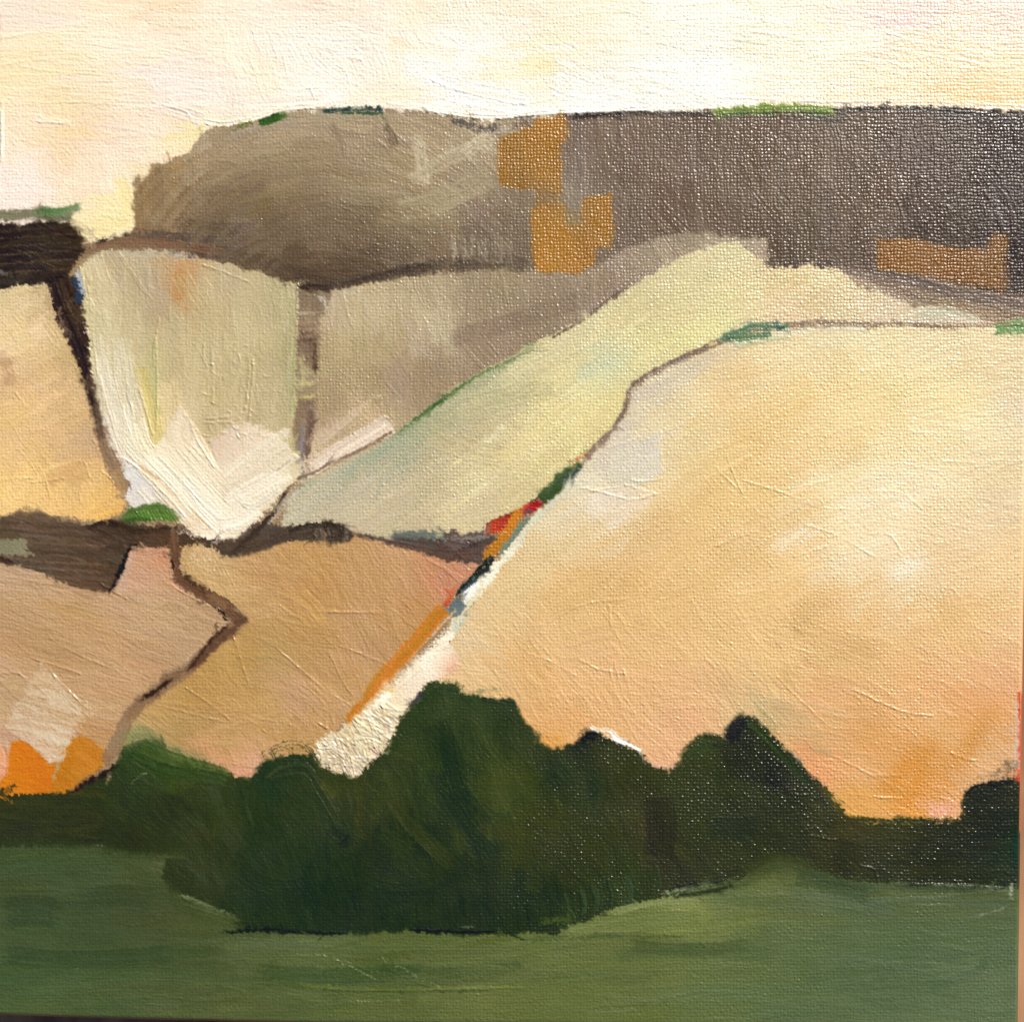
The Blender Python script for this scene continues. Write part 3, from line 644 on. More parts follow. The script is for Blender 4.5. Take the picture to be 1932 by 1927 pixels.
# big golden hill
part(20, 'painted_hill', 'large golden rounded hill filling the right half')
G = CF([(1200, 740, '#cfc2a8'), (1240, 720, '#cdbfa4'), (1300, 690, '#d0c09e'), (1180, 800, '#cdc0aa'), (1200, 870, '#d6cab4'), (1150, 880, '#d4caae'), (1100, 940, '#dad0b4'), (1130, 970, '#e0cdb0'), (1170, 960, '#e2ceae'), (1250, 850, '#dcc69a'), (1290, 800, '#dfc68e'), (1240, 930, '#e0c490'),
        (1350, 670, '#dcc392'), (1400, 720, '#e0bd82'), (1450, 660, '#e2cc9c'), (1550, 640, '#ddcba2'), (1650, 640, '#e2d0a2'), (1750, 640, '#e0cca2'), (1850, 650, '#e2cea2'), (1500, 760, '#e2c084'), (1600, 720, '#e4c88e'), (1700, 740, '#e4ca90'), (1800, 740, '#e6cd94'), (1900, 700, '#dcc49a'), (1420, 820, '#dfb97c'), (1500, 860, '#e2c088'),
        (1600, 840, '#e4c48a'), (1700, 840, '#ead09c'), (1800, 820, '#e9d2a0'), (1850, 800, '#ead6a6'), (1920, 780, '#dbc4a4'), (1380, 900, '#debb7c'), (1450, 940, '#e0bd80'), (1560, 930, '#e6ca96'), (1620, 940, '#eed8ae'), (1700, 900, '#f0dcb4'), (1760, 860, '#efdcb0'), (1700, 960, '#ecd6ac'), (1850, 900, '#e4cba0'), (1880, 960, '#dcc29a'),
        (1360, 960, '#deb878'), (1250, 1000, '#d8b078'), (1180, 1030, '#d6b07a'), (1300, 1040, '#dcb478'), (1060, 1020, '#d9c293'), (1000, 1080, '#d9bc88'), (940, 1160, '#d8b884'), (900, 1210, '#dcc096'), (1050, 1120, '#d4ab70'), (1100, 1080, '#d4aa6e'), (1200, 1100, '#d6ab6e'), (1150, 1160, '#d8ae72'), (1300, 1140, '#dbb278'),
        (1420, 1040, '#deb87c'), (1500, 1060, '#e0bc84'), (1600, 1050, '#e8ccA0'), (1680, 1030, '#ecd4ac'), (1700, 1100, '#e8cc9e'), (1780, 1050, '#e2c296'), (1880, 1080, '#dfba86'), (1820, 1180, '#deb47a'), (1900, 1200, '#e0b684'), (1400, 1150, '#e0b87e'), (1500, 1150, '#e0b67c'), (1600, 1160, '#dcb27a'), (1560, 1220, '#cfa76c'),
        (1660, 1240, '#dcb078'), (1780, 1260, '#deb078'), (1450, 1240, '#e2ba80'), (1350, 1220, '#dfb67c'), (1250, 1200, '#d9b074'), (1000, 1220, '#d8b078'), (1000, 1260, '#dcae74'), (1080, 1300, '#d9aa74'), (960, 1280, '#d5ad78'), (1050, 1370, '#d6a068'), (1043, 1400, '#d59a50'), (1150, 1300, '#dbac76'), (1220, 1340, '#d9aa76'),
        (1250, 1420, '#dca678'), (1300, 1340, '#dca87a'), (1350, 1300, '#dcae7c'), (1400, 1320, '#cdae7a'), (1440, 1330, '#bfa677'), (1480, 1350, '#c9a876'), (1520, 1340, '#dda474'), (1560, 1380, '#cf9a5c'), (1540, 1440, '#dc9662'), (1600, 1400, '#cf9e62'), (1640, 1440, '#d6aa80'), (1700, 1420, '#d09250'), (1720, 1470, '#d0852f'), (1640, 1410, '#d49c5c'), (1780, 1440, '#d0924c'), (1850, 1410, '#cf944e'),
        (1640, 1500, '#d39a54'), (1720, 1520, '#d38c3c'), (1600, 1520, '#d59c50'), (1790, 1520, '#e0a67e'), (1850, 1460, '#d3a478'), (1850, 1380, '#cf934c'), (1880, 1340, '#d09252'), (1820, 1320, '#daa26e'), (1880, 1290, '#dca67a'), (1920, 1400, '#cda88e'), (1780, 1380, '#d8a468'), (1750, 1340, '#dcaa74')], e=350, p=1.5, off=(7, 8, 9))
HILLTOP = [(1420, 628), (1480, 620), (1580, 618), (1680, 618), (1780, 618), (1880, 620), (1950, 614)]
f8 = Region(20, [(845, 1215), (880, 1160), (905, 1110), (950, 1050), (985, 1000), (1030, 950), (1070, 910), (1105, 872), (1134, 840), (1160, 812), (1184, 773), (1196, 738), (1222, 716), (1265, 692), (1320, 668), (1375, 642)] + HILLTOP + [(1950, 1580), (1590, 1560), (1500, 1470), (1400, 1400), (1250, 1470), (1100, 1440), (980, 1380), (820, 1300), (830, 1260)],
            G, rag=3, feather=2.5, warp=2, wave=.6)
def gang(x, y):
    return -.62 + max(0, (x - 1300)) / 700 * .5 + (.9 if y > 1180 else 0) * .8
scumble(f8, 420, gang, 150, 44, jit=3.2, a=.45, cj=3.5, h=.35, lip=.12, wave=.55, angj=.22)
scumble(f8, 60, lambda x, y: .9, 110, 34, jit=4, a=.5, cj=4, h=.6, lip=.3, wave=.5, box=(950, 1200, 1500, 1430), angj=.3)
M = f8.full
stroke([(1190, 740), (1186, 790), (1160, 840), (1120, 890)], 30, '#cabdae', a=.5, cj=8, mask=M, dry=.15)
stroke([(1200, 745), (1240, 735), (1320, 690), (1400, 650)], 30, '#c9bbaa', a=.45, cj=8, mask=M, dry=.15)
quad([(1160, 840), (1245, 812), (1252, 890), (1190, 925), (1140, 900)], CF([(1180, 850, '#d3c8b4'), (1240, 870, '#e0d6c2'), (1180, 900, '#dcd2b8')]), 20, h=1.0, ang=-.6, wave=.5)
quad([(1120, 925), (1180, 915), (1235, 930), (1200, 985), (1150, 1000), (1105, 965)], CF([(1150, 950, '#e8d8c0'), (1200, 960, '#e6cfae')]), 20, h=1.0, ang=-.3, wave=.4)
for P_ in ([(1098, 920), (1140, 930), (1195, 942), (1240, 930)], [(1190, 905), (1215, 908), (1252, 902)], [(1090, 1240), (1130, 1262), (1180, 1270)], [(995, 1230), (1050, 1252), (1086, 1275)], [(1160, 1250), (1172, 1300), (1194, 1340)], [(1176, 1262), (1190, 1310), (1198, 1350)], [(1150, 1262), (1160, 1300), (1180, 1345)],
           [(1250, 1318), (1310, 1308), (1335, 1300)], [(1466, 1275), (1500, 1310), (1566, 1372)], [(1560, 1420), (1600, 1438), (1650, 1465)], [(1520, 990), (1580, 1010), (1650, 1050)], [(1640, 1006), (1680, 1010), (1700, 1040)], [(1350, 1030), (1400, 1010), (1430, 1004)], [(1640, 925), (1700, 930), (1740, 960)], [(1500, 1110 - 60), (1560, 1090 - 60)],
           [(1350, 880), (1390, 920)], [(1400, 905), (1480, 930), (1550, 960)], [(1620, 1500), (1700, 1506)], [(1640, 1462), (1700, 1462)], [(1795, 1420), (1830, 1432), (1850, 1434)], [(1780, 870), (1840, 872)], [(1370, 860), (1400, 930)], [(1310, 1265), (1350, 1290)], [(1385, 1258), (1370, 1285), (1338, 1312)], [(1235, 1285), (1300, 1275)],
           [(1020, 1180), (1100, 1140), (1180, 1130)], [(1150, 1140), (1152, 1180)], [(1610, 1300), (1700, 1340), (1760, 1350)]):
    ridge(P_, 1.9, 1.5)
for q in range(26):
    x, y = random.uniform(1490, 1740), random.uniform(880, 1080)
    stroke([(x - 50, y + 26), (x, y), (x + 50, y - 24)], random.uniform(24, 60), random.choice(('#f8ead0', '#f4e4c6', '#faeed8')), a=.38, cj=5, mask=M, soft=.5)
for x0, y0, x1, y1, c, w in ((1440, 1245, 1560, 1120, '#c4a068', 60), (1470, 1310, 1500, 1240, '#c8a06a', 50), (1240, 1000, 1400, 880, '#dfb878', 40), (1100, 1060, 1300, 920, '#e2bd80', 36), (1660, 1500, 1770, 1400, '#cf8630', 50), (1700, 1520, 1760, 1440, '#d28a38', 40), (1800, 1440, 1900, 1330, '#cc8e48', 50),
                             (1020, 1060, 1180, 960, '#dabd88', 34), (1280, 1080, 1480, 930, '#e4c088', 30)):
    stroke([(x0, y0), ((x0 + x1) / 2, (y0 + y1) / 2 - 6), (x1, y1)], w, c, a=.5, cj=4, mask=M, soft=.4)
stroke([(1500, 1380), (1540, 1440), (1570, 1470)], 40, '#dc9468', a=.4, cj=5, mask=M, soft=.4)
stroke([(1410, 1330), (1450, 1345), (1500, 1400)], 60, '#b0a273', a=.45, cj=6, mask=M, soft=.4)
for q in range(34):
    x = random.uniform(0, 1)
    stroke([(1438 + x * 60, 1310 + x * 14), (1490 + x * 60, 1362 + x * 14), (1540 + x * 40, 1420 + x * 10)], 4, random.choice(('#b59e6c', '#c8aa76', '#cfa678')), a=.5, cj=6, mask=M, h=.9)
stroke([(1750, 1534), (1790, 1520), (1806, 1510)], 36, '#e8a894', a=.7, cj=12, mask=M, dry=.45)
stroke([(1380, 1270), (1372, 1285), (1352, 1308)], 7, '#b88c58', a=.8, cj=5, mask=M, h=1.4)
stroke([(1020, 1395), (1043, 1404), (1066, 1392)], 30, '#d2913f', a=.8, cj=5, mask=M, h=.8)
stroke([(1080, 1375), (1110, 1364), (1150, 1360)], 10, '#c88c54', a=.7, cj=8, mask=M, dry=.2)
for q in range(40):
    x, y = random.uniform(1020, 1250), random.uniform(1310, 1400)
    L = random.uniform(5, 18)
    an = random.gauss(.3, .5)
    ridge([(x, y), (x + L * math.cos(an), y + L * math.sin(an))], random.uniform(.6, 1.6), 1.4)
for q in range(50):
    x, y = random.uniform(1270, 1700), random.uniform(940, 1060)
    L = random.uniform(5, 16)
    an = random.gauss(.5, .5)
    ridge([(x, y), (x + L * math.cos(an), y + L * math.sin(an))], random.uniform(.5, 1.3), 1.4)

# path between slope and golden hill
part(21, 'painted_lane', 'thin brown lane curling between the pale slope and the golden hill')
stroke([(1780, 612, 4), (1700, 610, 6), (1640, 612, 6), (1580, 606, 8), (1520, 608, 8), (1470, 612, 6)], 6, '#857266', cj=9, dry=.25, rid=21)
stroke([(1640, 620), (1560, 618), (1500, 626), (1440, 640), (1380, 650)], 12, '#ddd3bc', a=.7, cj=7, dry=.2)
stroke([(1580, 612), (1540, 620), (1500, 622)], 3, '#6b5a50', a=.7, cj=5, dry=.1)
stroke([(1370, 640, 9), (1340, 654, 9), (1313, 662, 9), (1259, 687, 9), (1212, 712, 9), (1187, 734, 8), (1178, 773, 8), (1154, 809, 10), (1122, 845, 13), (1100, 868, 12)], 9, '#746054', cj=9, dry=.1, rid=21)
stroke([(1300, 676), (1250, 694), (1215, 714), (1194, 738), (1188, 770)], 5, '#a8988c', a=.7, cj=8, dry=.2)
stroke([(1365, 636), (1340, 646), (1322, 656)], 5, '#3f302a', a=.8, cj=5)
stroke([(1330, 652), (1345, 650), (1358, 644)], 6, '#d9c078', cj=5)
stroke([(1155, 808), (1130, 840), (1100, 872)], 12, '#8f7666', a=.8, cj=10, dry=.25)
part(22, 'painted_bush', 'dark green dab on the crest at the start of the golden hill')
stroke([(1358, 640), (1400, 624), (1430, 614), (1490, 616)], 17, '#5f7a5c', cj=10, rid=22, dry=.04)
stroke([(1365, 640), (1410, 636), (1460, 630)], 14, '#55754f', a=.9, cj=8, rid=22)
stroke([(1440, 622), (1450, 617), (1484, 615)], 7, '#2f4b48', a=.9, cj=8)
stroke([(1368, 634), (1374, 640), (1384, 640)], 8, '#3a463e', a=.9, cj=8)
stroke([(1372, 626), (1395, 612), (1424, 604)], 5, '#7c8a90', a=.7, cj=7)
stroke([(1380, 652), (1430, 646), (1500, 632)], 10, '#a3b78c', a=.7, cj=8, dry=.2)
part(23, 'painted_bush', 'light green dab on the horizon at the right edge')
stroke([(1870, 621), (1900, 618), (1940, 620)], 24, '#6a8a50', cj=10, rid=23, dry=.1)
stroke([(1890, 612), (1915, 606), (1940, 608)], 12, '#88a06c', a=.8, cj=8, dry=.25)
stroke([(1880, 634), (1910, 636), (1940, 636)], 12, '#a4ae7c', a=.6, cj=8, dry=.3)

# brown valley band
part(24, 'painted_hollow', 'dark brown hollow across the middle of the picture')
VCF = CF([(10, 1000, '#5c4a3a'), (60, 980, '#6b5644'), (120, 1000, '#63503f'), (200, 1010, '#3e3128'), (60, 1050, '#55463a'), (150, 1060, '#5a4636'), (180, 1095, '#5f4836'), (220, 1040, '#453629'), (240, 1000, '#4c3c30'), (300, 1010, '#57402f'), (350, 1020, '#503c2e'), (420, 1030, '#4c3b2f'), (470, 1020, '#57493c'), (520, 1000, '#4f4238'),
          (580, 1000, '#4b3f36'), (640, 1005, '#40352e'), (700, 1020, '#5c4640'), (760, 1015, '#5e625a'), (800, 1030, '#4e403a'), (860, 1030, '#5a4238'), (900, 1030, '#4a3d36'), (880, 1015, '#6d645e')], e=200)
vb = Region(24, [(-20, 984), (10, 972), (28, 961), (68, 962), (112, 977), (167, 993), (194, 980), (231, 980), (289, 992), (340, 994), (374, 1014), (442, 1018), (480, 985), (500, 985), (534, 993), (595, 988), (646, 986), (668, 1003), (715, 1018), (744, 1003), (841, 1004), (917, 1004), (938, 1014), (920, 1044), (906, 1064), (848, 1062),
                 (798, 1042), (726, 1026), (672, 1014), (650, 1030), (592, 1020), (546, 1020), (496, 1040), (456, 1048), (425, 1049), (401, 1036), (374, 1028), (345, 1030), (335, 1045), (320, 1036), (282, 1034), (246, 1030), (230, 1070), (208, 1118), (163, 1113), (119, 1099), (68, 1076), (-20, 1060)], VCF, rag=4, feather=3, warp=3, wave=.35)
scumble(vb, 170, lambda x, y: .12 if x < 260 else (.25 if x < 450 else (-.25 if x < 600 else .1)), 90, 15, jit=5, a=.65, cj=7, h=.9, lip=.4, wave=.25, angj=.1)
M = vb.full
for yy in (985, 1000, 1018, 1034, 1052, 1066, 1080):
    stroke([(-6, yy - 4), (80, yy + 6), (205, yy + 14)], 6, random.choice(('#6d5744', '#4b3b30', '#745c46')), a=.75, cj=6, dry=.12, mask=M)
part(25, 'sage_dab', 'small pale sage dab at the left end of the brown hollow')
Region(25, [(-20, 1020), (44, 1016), (52, 1018), (54, 1034), (70, 1050), (34, 1049), (-20, 1046)], CF([(10, 1030, '#7f7c62'), (45, 1040, '#8c8468')]), rag=2, feather=2, warp=1.5, wave=.3, base=1)
stroke([(-8, 1050), (14, 1058), (30, 1066)], 10, '#3d2b22', cj=6)
part(26, 'painted_bush', 'bright green leaf shaped dab at the foot of the cup shaped field')
stroke([(224, 979), (262, 968), (305, 962), (338, 984)], 27, '#5a7238', cj=14, dry=.06, rid=26, taper=(.25, .25), rough_end=4)
stroke([(256, 976), (300, 972), (325, 980)], 16, '#5f8038', cj=12, rid=26, rough_end=3)
stroke([(225, 982), (262, 978), (290, 982)], 9, '#2d4a1f', a=.7, cj=8, dry=.15)
for q in range(12):
    x = 248 + q * 6.5
    stroke([(x, 957 + abs(q - 5)), (x + 14, 984)], 3, random.choice(('#7a9a4c', '#4c6c2c', '#3c5c24')), a=.8, cj=7, h=1.2, rough_end=3)
stroke([(194, 990), (225, 990), (260, 1002), (330, 996)], 10, '#38291f', a=.8, cj=7, dry=.1)
stroke([(160, 996), (195, 986), (225, 990)], 9, '#2c211c', a=.8, cj=7)
# diagonal dark stroke and black dash
part(27, 'dark_stroke', 'short near black dash at the end of the brown hollow')
stroke([(549, 912, 4), (522, 958, 7), (490, 995, 11), (455, 1030, 13), (436, 1044, 10)], 9, '#3f322a', cj=8, dry=.05, rid=24)
stroke([(548, 940), (525, 965), (500, 990)], 11, '#b9ac9a', a=.7, cj=10, dry=.35)
stroke([(560, 905), (590, 892), (640, 862), (700, 830), (740, 815)], 8, '#8a7566', a=.7, cj=8, dry=.2)
stroke([(570, 890), (640, 850), (740, 800)], 40, '#d4bda2', a=.9, cj=7, h=1.1, mask=f6.full)
stroke([(582, 886), (650, 848), (736, 796)], 30, '#e0ccb2', a=.95, cj=8, h=1.3, lip=.8)
stroke([(576, 842), (610, 815), (665, 778)], 17, '#c7ae90', a=.85, cj=8, h=1, mask=f6.full)
stroke([(575, 900), (600, 872), (620, 866)], 14, '#ddd0c2', a=.7, cj=10, dry=.4)
ridge([(730, 786), (740, 800), (728, 812)], 2.4)
ridge([(600, 848), (640, 820), (690, 790)], 1.8)
ridge([(612, 828), (640, 798), (662, 782)], 2.0)
stroke([(245, 1034, 6), (230, 1068, 9), (216, 1098, 7), (207, 1116, 3)], 8, '#1c1410', cj=4, rid=27, rough_end=3, h=1.2)
stroke([(560, 992), (600, 990), (640, 989)], 8, '#322822', cj=6, dry=.12, mask=M)
for q in range(16):
    x = 592 + q * 4
    stroke([(x, 992), (x + 3, 1022)], 3.5, random.choice(('#2f2620', '#54483e', '#8a7c6e')), a=.85, cj=6, h=1)
stroke([(740, 1006), (790, 1008), (845, 1012)], 16, '#677066', a=.85, cj=10, dry=.2)
stroke([(850, 1014), (885, 1014), (925, 1010)], 10, '#948a84', a=.7, cj=10, dry=.3)
stroke([(720, 1024), (790, 1036), (850, 1050), (900, 1042)], 12, '#6b4c3e', a=.7, cj=8, dry=.2)
stroke([(850, 1048), (880, 1036), (915, 1020)], 14, '#3a2e2a', a=.7, cj=8, dry=.2)
stroke([(325, 992), (329, 1010), (333, 1030)], 8, '#7c6a58', a=.7, cj=8)
stroke([(340, 1000), (356, 1006), (372, 1014)], 6, '#efe4d0', a=.8, cj=8, dry=.3)
stroke([(375, 1012), (410, 1016), (445, 1012)], 6, '#f4ead8', a=.9, cj=8, h=1.4, rid=13)

# tan fields below the hollow
part(28, 'painted_field', 'tan field at the lower left with long slanting brush lines')
T1 = CF([(20, 1085, '#b99a76'), (60, 1110, '#c09d72'), (20, 1160, '#bc9768'), (120, 1160, '#b8925f'), (200, 1200, '#c19a68'), (260, 1080, '#c49874'), (290, 1060, '#cf9470'), (300, 1100, '#c59a6e'), (300, 1160, '#bc9a6c'), (250, 1140, '#c3a078'), (360, 1180, '#b8956a'), (350, 1220, '#bb986e'), (100, 1220, '#b8925f'), (280, 1260, '#b88f60'),
         (200, 1280, '#bf9868'), (30, 1220, '#b98f5e'), (20, 1260, '#c4a074'), (200, 1340, '#c29e70'), (30, 1330, '#b89668'), (200, 1370, '#b98f5c'), (180, 1400, '#b98c50'), (10, 1400, '#c4a07c'), (10, 1430, '#dc9c70'), (10, 1460, '#d89470')], e=300, off=(0, 1, 8))
t1 = Region(28, [(-20, 1060), (0, 1063), (68, 1078), (119, 1101), (163, 1114), (208, 1118), (246, 1034), (282, 1034), (320, 1034), (322, 1070), (332, 1098), (372, 1128), (404, 1144), (420, 1162), (428, 1176), (390, 1210), (350, 1250), (310, 1268), (262, 1318), (234, 1342), (214, 1380), (190, 1430), (120, 1500), (-20, 1500)], T1, rag=2.5, feather=2.5, warp=2, wave=.35)
scumble(t1, 300, lambda x, y: .28, 140, 16, jit=4, a=.6, cj=6, h=.8, lip=.2, wave=.3, box=(0, 1060, 420, 1400), angj=.08)
M = t1.full
stroke([(250, 1060), (300, 1120), (350, 1180)], 60, '#c6a47a', a=.45, cj=5, mask=M)
stroke([(300, 1040), (306, 1058), (312, 1078)], 26, '#cf8c66', a=.8, cj=6, mask=M)
stroke([(214, 1120), (230, 1100), (240, 1080)], 24, '#c2a48e', a=.6, cj=8, mask=M)
stroke([(320, 1130), (350, 1160), (372, 1200)], 46, '#b89a72', a=.5, cj=6, mask=M)
for q in range(14):
    x = random.uniform(222, 312)
    y = random.uniform(1230, 1310)
    stroke([(x, y + 20), (x + 12, y - 10)], 4, '#d8bc90', a=.7, cj=8, mask=M, h=1.3)
quad([(78, 1246), (100, 1274), (150, 1322), (152, 1352), (118, 1430), (96, 1436), (50, 1398), (10, 1370), (30, 1330)], CF([(80, 1270, '#cdb28c'), (120, 1330, '#d3bb98'), (60, 1380, '#cdb598'), (100, 1410, '#d5bfa2')]), 28, h=1.5, ang=2.1, wave=.1)
quad([(-10, 1290), (36, 1270), (52, 1280), (20, 1350), (-10, 1380)], CF([(10, 1300, '#bd9c70'), (20, 1350, '#c8a882')]), 28, h=.9, ang=2.0, wave=.1)
for q in range(30):
    x = random.uniform(50, 140)
    stroke([(x + 20, 1262 + x * .4), (x, 1330 + x * .2), (x - 26, 1404 + random.uniform(-16, 10))], random.uniform(4, 10), random.choice(('#d6be9c', '#d2b892', '#ccb28c', '#dac6a6')), a=.3, cj=6, mask=M, h=1.2, dry=.1)
for P_ in ([(76, 1252), (98, 1272), (125, 1298), (150, 1325)], [(310, 1095), (350, 1120), (395, 1142)], [(190, 1100), (240, 1130)], [(0, 1270), (40, 1268)], [(34, 1268), (48, 1278)], [(128, 1390), (150, 1362)], [(60, 1240), (150, 1270)], [(90, 1200), (140, 1230), (210, 1260)]):
    ridge(P_, 2.4, 1.6)
stroke([(152, 1326), (170, 1340), (182, 1352)], 22, '#e6d4b8', a=.8, cj=12, mask=M, dry=.4, h=1.5)
for P_ in ([(118, 1368), (150, 1378)], [(126, 1360), (140, 1390)], [(112, 1378), (156, 1380)], [(160, 1356), (146, 1382)]):
    stroke(P_, 3, '#e8d8bc', cj=5, h=2, rough_end=2)

part(29, 'orange_patch', 'solid orange patch at the left edge')
part(30, 'orange_patch', 'darker orange patch beside the end of the lower lane')
r = Region(29, [(22, 1399), (50, 1397), (74, 1420), (98, 1444), (112, 1434), (104, 1460), (96, 1496), (-20, 1500), (4, 1470), (14, 1440)], CF([(60, 1450, '#cf7412'), (20, 1490, '#d47e18'), (90, 1480, '#cc7212')]), rag=1, feather=1.5, warp=.4, wave=.35, base=.3)
scumble(r, 30, .15, 60, 16, jit=3, a=.5, cj=5, h=.5, wave=.3)
stroke([(-5, 1400), (6, 1430), (0, 1470)], 24, '#dd9c74', cj=6)
r = Region(30, [(124, 1410), (150, 1386), (172, 1394), (210, 1426), (196, 1444), (168, 1464), (124, 1496), (92, 1497), (104, 1466), (114, 1430)], CF([(150, 1420, '#bf7620'), (120, 1470, '#b8711c'), (180, 1440, '#c48034'), (140, 1480, '#c28030')]), rag=1, feather=1.5, warp=.4, wave=.35, base=.3)
scumble(r, 30, .5, 50, 16, jit=4, a=.5, cj=5, h=.5, wave=.3)
stroke([(118, 1420), (108, 1450), (96, 1478)], 7, '#b5996c', a=.9, cj=6)

part(31, 'painted_field', 'warm tan field in the lower middle beside the orange diagonal')
T2 = CF([(360, 1060, '#bf9a66'), (400, 1060, '#c8a270'), (430, 1090, '#bd9560'), (480, 1080, '#b98d58'), (560, 1060, '#b58850'), (600, 1100, '#b5854c'), (700, 1080, '#b98c58'), (760, 1070, '#bb8e60'), (820, 1080, '#b98058'), (840, 1110, '#c07a58'), (700, 1160, '#b98d5c'), (600, 1180, '#b3874e'), (500, 1160, '#b68c58'), (780, 1130, '#b58350'),
         (800, 1170, '#b98850'), (700, 1220, '#b3875a'), (780, 1200, '#b28550'), (600, 1260, '#b18550'), (520, 1240, '#ae8a50'), (480, 1200, '#ac8248'), (420, 1250, '#b08648'), (360, 1290, '#ae8446'), (400, 1320, '#b3874c'), (300, 1340, '#b28850'), (330, 1380, '#a4824a'), (420, 1400, '#b48c52'), (500, 1340, '#b48a50'), (560, 1300, '#b88e64'),
         (620, 1340, '#b68a56'), (560, 1400, '#b3874c'), (450, 1440, '#c89468'), (480, 1460, '#cf9a78'), (660, 1280, '#b88a58'), (640, 1310, '#b9905c'), (260, 1380, '#a58c58'), (380, 1430, '#cf9268')], e=300, off=(8, 11, 14))
t2 = Region(31, [(345, 1032), (374, 1026), (401, 1036), (425, 1050), (456, 1048), (496, 1040), (546, 1020), (592, 1020), (650, 1026), (672, 1012), (726, 1026), (798, 1042), (848, 1060), (906, 1062), (898, 1076), (872, 1104), (846, 1130), (820, 1155), (780, 1200), (740, 1252), (700, 1300), (665, 1340), (640, 1370), (600, 1405), (600, 1450), (440, 1470), (240, 1420),
                 (226, 1400), (240, 1350), (280, 1324), (320, 1290), (364, 1262), (400, 1230), (440, 1195), (466, 1170), (448, 1140), (410, 1122), (370, 1108), (345, 1080), (338, 1050)], T2, rag=3, feather=2.5, warp=2, wave=.5)
scumble(t2, 150, lambda x, y: .55, 110, 30, jit=3.5, a=.5, cj=5, h=.5, lip=.2, wave=.5, angj=.5)
scumble(t2, 70, lambda x, y: 1.0, 80, 16, jit=4, a=.5, cj=7, h=.8, lip=.3, wave=.3, box=(420, 1200, 720, 1420), angj=.3)
M = t2.full
stroke([(350, 1050), (380, 1040), (410, 1090), (430, 1130)], 46, '#c9a678', a=.85, cj=10, mask=M, h=1)
for q in range(10):
    x = 348 + q * 6
    stroke([(x + 12, 1024 + q * 1.6), (x, 1050 + q * 2), (x + 4, 1080)], 5, random.choice(('#dcbf92', '#cfae7c', '#b8935e')), a=.8, cj=6, h=1.1, rough_end=8)
for r_ in (50, 68, 86, 104):
    pts = [(612 + r_ * math.cos(t_) * 1.2, 1108 + r_ * math.sin(t_)) for t_ in np.linspace(-2.9, -1.0, 6)]
    stroke(pts, 14, T2.at(*pts[2]) + 6, a=.5, cj=8, mask=M, h=.8)
for r_ in (60, 80, 100):
    pts = [(500 + r_ * math.cos(t_) * 1.2, 1300 + r_ * math.sin(t_) * 1.1) for t_ in np.linspace(-.4, 1.6, 6)]
    stroke(pts, 12, T2.at(*pts[2]) + 8, a=.5, cj=8, mask=M, h=.8)
stroke([(500, 1250), (540, 1300), (560, 1340)], 50, '#be9874', a=.4, cj=6, mask=M)
stroke([(840, 1068), (855, 1090), (842, 1120)], 44, '#ba8468', a=.6, cj=10, mask=M, h=1)
stroke([(860, 1070), (880, 1068), (902, 1066)], 18, '#b98a74', a=.8, cj=10, mask=M, h=1)
stroke([(846, 1110), (850, 1124), (838, 1146)], 12, '#c4502e', a=.75, cj=8)
stroke([(372, 1425), (390, 1434), (410, 1440)], 18, '#dc9470', a=.8, cj=8, mask=M, dry=.2)
stroke([(440, 1462), (456, 1456), (474, 1460)], 24, '#d89c80', a=.85, cj=10, mask=M, dry=.1)
for P_ in ([(572, 1150), (650, 1154), (750, 1158), (782, 1156)], [(590, 1160), (606, 1174)], [(350, 1296), (400, 1330), (432, 1356)], [(434, 1330), (500, 1378)], [(620, 1230), (650, 1290), (665, 1310)], [(620, 1210), (700, 1240), (740, 1260)], [(440, 1200), (470, 1290)], [(440, 1320), (480, 1352), (520, 1360)], [(300, 1330), (420, 1360)], [(618, 1155), (770, 1152)],
           [(740, 1120), (765, 1140), (782, 1158)], [(520, 1220), (600, 1290), (660, 1330)], [(560, 1310), (580, 1330), (575, 1350)], [(600, 1440), (500, 1448), (420, 1436)]):
    ridge(P_, 1.9, 1.5)

part(32, 'painted_lane', 'crooked brown lane zigzagging down between the two tan fields')
stroke([(328, 1005, 16), (330, 1040, 18), (332, 1075, 20), (350, 1102, 24), (385, 1120, 26), (420, 1138, 26), (444, 1160, 28), (452, 1172, 16)], 22, '#6b4c38', cj=10, rid=32, dry=.05, rough_end=4)
stroke([(345, 1082), (362, 1098), (390, 1112)], 14, '#4c3728', a=.85, cj=9, dry=.1)
stroke([(390, 1122), (410, 1130), (432, 1150)], 18, '#8a6644', a=.6, cj=9, dry=.15)
stroke([(404, 1144), (418, 1156), (429, 1174)], 5, '#2a1a12', cj=5, h=1)
stroke([(470, 1168, 8), (440, 1182, 22), (415, 1202, 24), (390, 1228, 24), (365, 1255, 20), (345, 1268, 12)], 20, '#644735', cj=9, rid=32, dry=.05, rough_end=5)
stroke([(452, 1165), (462, 1168), (470, 1172)], 14, '#54402f', a=.8, cj=9, dry=.2)
stroke([(430, 1176), (396, 1208), (370, 1246), (354, 1264)], 4, '#3a261c', cj=5)
stroke([(365, 1262, 14), (330, 1280, 24), (295, 1306, 26), (262, 1330, 26), (240, 1360, 26), (222, 1400, 26), (196, 1440, 20)], 24, '#8b6b50', cj=9, a=.85, rid=32, dry=.08)
stroke([(335, 1272), (310, 1290), (285, 1308), (262, 1322)], 8, '#32211a', cj=5, rid=32, taper=(.3, .2))
stroke([(300, 1290), (320, 1276), (345, 1272)], 18, '#7d5f48', a=.7, cj=7)
stroke([(240, 1355), (225, 1390), (205, 1425)], 22, '#9a8062', a=.7, cj=7)
stroke([(414, 1220), (420, 1216), (426, 1214)], 8, '#5c4030', a=.7, cj=7, dry=.2)
